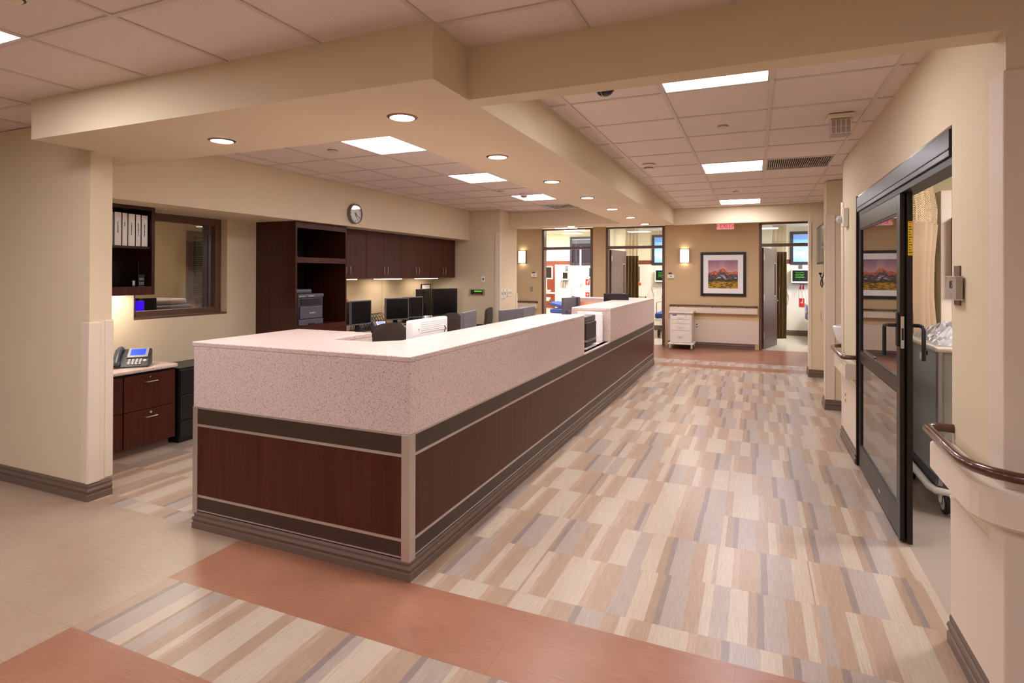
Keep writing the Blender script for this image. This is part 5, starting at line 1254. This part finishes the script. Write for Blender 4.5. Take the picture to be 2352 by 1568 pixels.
guard('corner_guard', 'thin cream corner guard strip on the pier beyond the sliding door', [(XR-.010, XR, 6.32, 6.41, .12, 2.29), (XR-.01, XR+.08, 6.4, 6.41, .12, 2.29)])
plate('wall_outlet', 'cream power outlet low on the pier beyond the sliding door', 'outlet', XR, 6.13, .44, .07, .13, 'nx', M_CREAM, {'socket_1': (-.015, .015, .015, .04, .003, M_GREYPL), 'socket_2': (-.015, .015, -.04, -.015, .003, M_GREYPL)}, th=.012)
t = thing('fire_strobe', (XR-.03, 6.1, 2.03), 'white fire alarm horn with clear strobe above the pier handrail', 'fire alarm')
B(XR-.045, XR, 6.0, 6.16, 2.03, 2.20).build('housing', M_WHITE, t, bevel=.006)
mb = MB(); mb.lathe([(.0, -.045), (.035, -.045), (.03, -.08), (.0, -.10)], (XR, 6.1, 2.10), 8, ax='X'); mb.build('strobe_lens', mat('clear_strobe', (215, 215, 215), .08, spec=.9), t)
MB().lathe([(0, -.045), (.03, -.045), (.028, -.05), (0, -.05)], (XR, 6.06, 2.165), 18, ax='X').build('horn_grille', M_CREAM, t)
guard('corner_guard', 'tall cream corner guard on the middle block of the right corridor wall', [(.756, .768, 7.618, 7.70, .12, 2.29), (.756, .858, 7.618, 7.63, .12, 2.29)])
guard('corner_guard', 'tall narrow cream guard on the last block before the right far doorway', [(.765, .775, 9.94, 10.02, .12, 2.40), (.765, .80, 9.94, 9.95, .12, 2.40)])
# drinking fountain in the niche
t = thing('drinking_fountain', (1.02, 6.95, .8), 'white oval drinking fountain basin poking out of the niche behind the pier', 'drinking fountain')
mb = MB(); mb.T = Matrix.Translation((1.02, 6.95, 0)) @ Matrix.Diagonal((1.15, .85, 1, 1)); mb.lathe([(.03, .76), (.12, .80), (.20, .90), (.225, 1.0), (.23, 1.035), (.215, 1.045), (.19, 1.03), (.15, .98), (.06, .95), (0, .945)], n=36); mb.build('basin', mat('glazed_white', (236, 234, 236), .12, coat=.5), t, smooth=True)
B(1.2, 1.318, 6.78, 7.12, .6, .98).build('wall_bracket', M_STEEL, t, bevel=.01); mb = MB(); mb.tube([(1.2, 6.95, 1.0), (1.2, 6.95, 1.08), (1.14, 6.95, 1.09)], .01); mb.build('spout', M_CHROME, t, smooth=True)
# TV and plug, dispenser
t = thing('wall_television', (.9, 9.35, 1.74), 'black flat television mounted sideways on the corridor recess wall', 'television')
B(.862, .90, 8.8, 9.83, 1.74, 2.30).build('casing', M_BLACK, t, bevel=.005); B(.8585, .8625, 8.82, 9.81, 1.765, 2.28).build('screen', mat('television_screen', (48, 44, 42), .12), t); B(.90, .999, 9.2, 9.5, 1.95, 2.1).build('wall_mount', M_BLACK, t)
t = thing('television_cord', (.95, 9.5, 1.45), 'black power cord knotted below the television', 'cord')
MB().tube([(.93, 9.55, 1.76), (.94, 9.6, 1.65), (.92, 9.56, 1.56), (.90, 9.62, 1.5), (.89, 9.58, 1.44), (.9, 9.5, 1.4), (.91, 9.46, 1.45), (.9, 9.52, 1.53), (.89, 9.62, 1.57), (.9, 9.55, 1.6)], .008, 8).build('cable', M_BLACK, t, smooth=True); MB().cbox((.89, 9.66, 1.6), (.03, .04, .03)).build('plug', M_BLACK, t, bevel=.004)
t = thing('glove_dispenser', (.93, 9.1, .70), 'white tall wall dispenser with small metal handle below the television', 'dispenser')
B(.895, .999, 8.85, 9.24, .70, 1.325).build('dispenser_case', M_WHITE, t, bevel=.012); mb = MB(); mb.tube([(.895, 9.2, .93), (.865, 9.2, .93), (.865, 9.2, 1.06), (.895, 9.2, 1.06)], .008); mb.build('handle', M_STEEL, t, smooth=True)

# ---------------------------------------------------------------- room behind the sliding door
curtain('privacy_curtain', 1.41, 6.02, 1.19, 5.56, 2.62, 2.02, .45, M_TANCUR, 'tan privacy curtain with net header behind the black sliding door', 3, .05)
guard('wall_guard_panel', 'tall cream vertical column guard inside the room behind the sliding door', [(1.50, 1.58, 6.10, 6.25, .0, 2.33)], M_CREAM, cat='column guard')
struct('trim_7', B(.96, 3.5, 6.24, 6.256, 1.795, 1.905), mat('dark_maroon_band', (88, 44, 40), .5))
t = thing('glass_door_cabinet', (1.9, 6.2, 1.45), 'maroon wall cabinet with glass front and white shelves beside the cream column', 'cabinet')
mb = MB(); mb.box(1.585, 2.5, 6.21, 6.25, 1.46, 2.09); mb.box(1.585, 2.5, 6.0, 6.21, 1.46, 1.50); mb.box(1.585, 2.5, 6.0, 6.21, 2.05, 2.09); mb.box(1.585, 1.60, 6.0, 6.21, 1.5, 2.05); mb.box(2.46, 2.5, 6.0, 6.21, 1.5, 2.05)
mb.build('cabinet_body', mat('maroon_laminate', (112, 52, 50), .4), t); mb = MB(); mb.box(1.60, 2.46, 6.03, 6.21, 1.86, 1.875); mb.box(1.60, 2.46, 6.03, 6.21, 1.68, 1.695); mb.build('shelf', M_WHITE, t)
B(1.60, 2.46, 6.2, 6.209, 1.5, 2.05).build('pale_back', mat('pale_grey_plastic', (176, 160, 156), .5), t); B(1.60, 2.46, 6.004, 6.008, 1.5, 2.05).build('cabinet_glass', M_GLASS, t)
t = thing('sink_counter', (1.9, 5.9, 0), 'sink counter with gooseneck tap inside the room behind the sliding door', 'sink counter')
B(1.60, 2.6, 5.65, 6.235, .86, .90).build('counter_slab', M_CREAM, t, bevel=.004); B(1.62, 2.58, 5.70, 6.235, 0, .86).build('counter_base', M_WOOD, t)
mb = MB(); mb.tube([(1.62, 6.05, .90), (1.62, 6.05, 1.10)] + [(1.655-.035*math.cos(a), 6.05-.0*a, 1.10+.05*math.sin(a)) for a in [PI*k/8 for k in range(1, 9)]] + [(1.69, 6.05, 1.05)], .011, 10); mb.lathe([(0, 0), (.028, 0), (.024, .03), (0, .03)], (1.62, 6.05, .90), 16); mb.build('gooseneck_tap', M_CHROME, t, smooth=True)
# linen cart
lc = thing('linen_cart', (1.35, 4.9, 0), 'tall grey medical cart with cream rim on casters behind the open sliding door', 'cart')
x0, x1, y0, y1 = 1.12, 1.75, 4.62, 5.40
B(x0+.02, x1-.02, y0+.02, y1-.02, .19, 1.07).build('cart_body', M_GREYMET, lc, bevel=.02)
for xx, yy in ((x0+.012, y0+.012), (x1-.012, y0+.012), (x0+.012, y1-.012), (x1-.012, y1-.012)): MB().cbox((xx, yy, .63), (.035, .035, .9)).build('corner_profile', mat('silver_profile', (160, 156, 166), .3, .7), lc, bevel=.008)
B(x0-.02, x1+.02, y0-.02, y1+.02, 1.07, 1.105).build('top_rim', M_CREAM, lc, bevel=.016, seg=3)
mb = MB(); zz = .15; mb.tube([(x0-.03, y1, zz), (x0-.03, y0+.08, zz), (x0-.01, y0+.0, zz), (x0+.07, y0-.04, zz), (x1-.07, y0-.04, zz), (x1+.02, y0+.04, zz), (x1+.03, y1, zz)], .024, 12); mb.build('bumper_frame', M_WHITE, lc, smooth=True)
B(x0+.02, x1-.02, y0+.02, y1-.02, .13, .19).build('base_plate', M_GREYPL, lc)
mb = MB(); mb.box(x0+.1, x0+.14, y0-.03, y0, .70, 1.02); mb.build('door_hinge_bar', M_WHITE, lc, bevel=.012); mb = MB(); mb.box(x0+.12, x0+.17, y0-.055, y0-.02, .72, .95); mb.build('latch_cover', M_WHITE, lc, bevel=.01)
mb = MB(); mb.box(x0+.013, x0+.02, 4.95, 5.0, 1.01, 1.04); mb.build('black_latch', M_BLACK, lc, bevel=.002); B(x0+.0165, x0+.0195, 5.1, 5.16, .96, 1.01).build('small_label', M_PAPER, lc)
for xx, yy in ((x0+.04, y0-.0), (x0+.0, y1-.1), (x1-.04, y0), (x1-.0, y1-.1)):
    cs = MB(); cs.lathe([(0, -.018), (.045, -.018), (.05, -.012), (.05, .012), (.045, .018), (0, .018)], (xx, yy, .075), 28, ax='X'); w_ = cs.build('caster_wheel', mat('pale_hub', (196, 184, 172), .4), lc, smooth=True)
    MB().lathe([(.05, -.016), (.068, -.013), (.073, 0), (.068, .013), (.05, .016)], (xx, yy, .075), 32, ax='X').build('tyre', M_RUBBER, w_, smooth=True)
    mb = MB(); mb.prism([(yy-.03, .15), (yy+.05, .15), (yy+.02, .075), (yy-.012, .075)], 'X', xx-.032, xx-.022); mb.prism([(yy-.03, .15), (yy+.05, .15), (yy+.02, .075), (yy-.012, .075)], 'X', xx+.022, xx+.032); mb.build('fork', M_WHITE, lc, bevel=.003)
# crumpled plastic bag on the cart
mb = MB(); n = 34; vs = []; rnd = random.Random(5)
for j in range(n+1):
    for i in range(n+1):
        u, v = i/n, j/n; x = 1.13+.58*u; y = 4.64+.74*v
        e = max(0, math.sin(PI*u))**.6*max(0, math.sin(PI*v))**.5
        h = e*(.05+.03*abs(math.sin(9*u+5*v))+.03*abs(math.sin(14*v-8*u+1))+.02*abs(math.sin(23*u+11*v))+.09*v*max(0, 1-abs(u-.25)*2)) + rnd.uniform(0, .012)
        vs.append((x+rnd.uniform(-.006, .006), y+rnd.uniform(-.006, .006), 1.108+h))
mb.add(vs, [(j*(n+1)+i, j*(n+1)+i+1, (j+1)*(n+1)+i+1, (j+1)*(n+1)+i) for j in range(n) for i in range(n)])
mb.build('crumpled_plastic_bag', M_BAG, label='crumpled clear plastic bag lying on top of the grey cart', cat='plastic bag', solid=.001)
# small office-side baseboards
baseboard('baseboard_office', [(-5.33, 4.95), (-5.33, 4.36)], .1)
baseboard('baseboard_office_end', [(-4.6, 9.02), (-4.075, 9.02), (-4.075, 9.79)], .1)
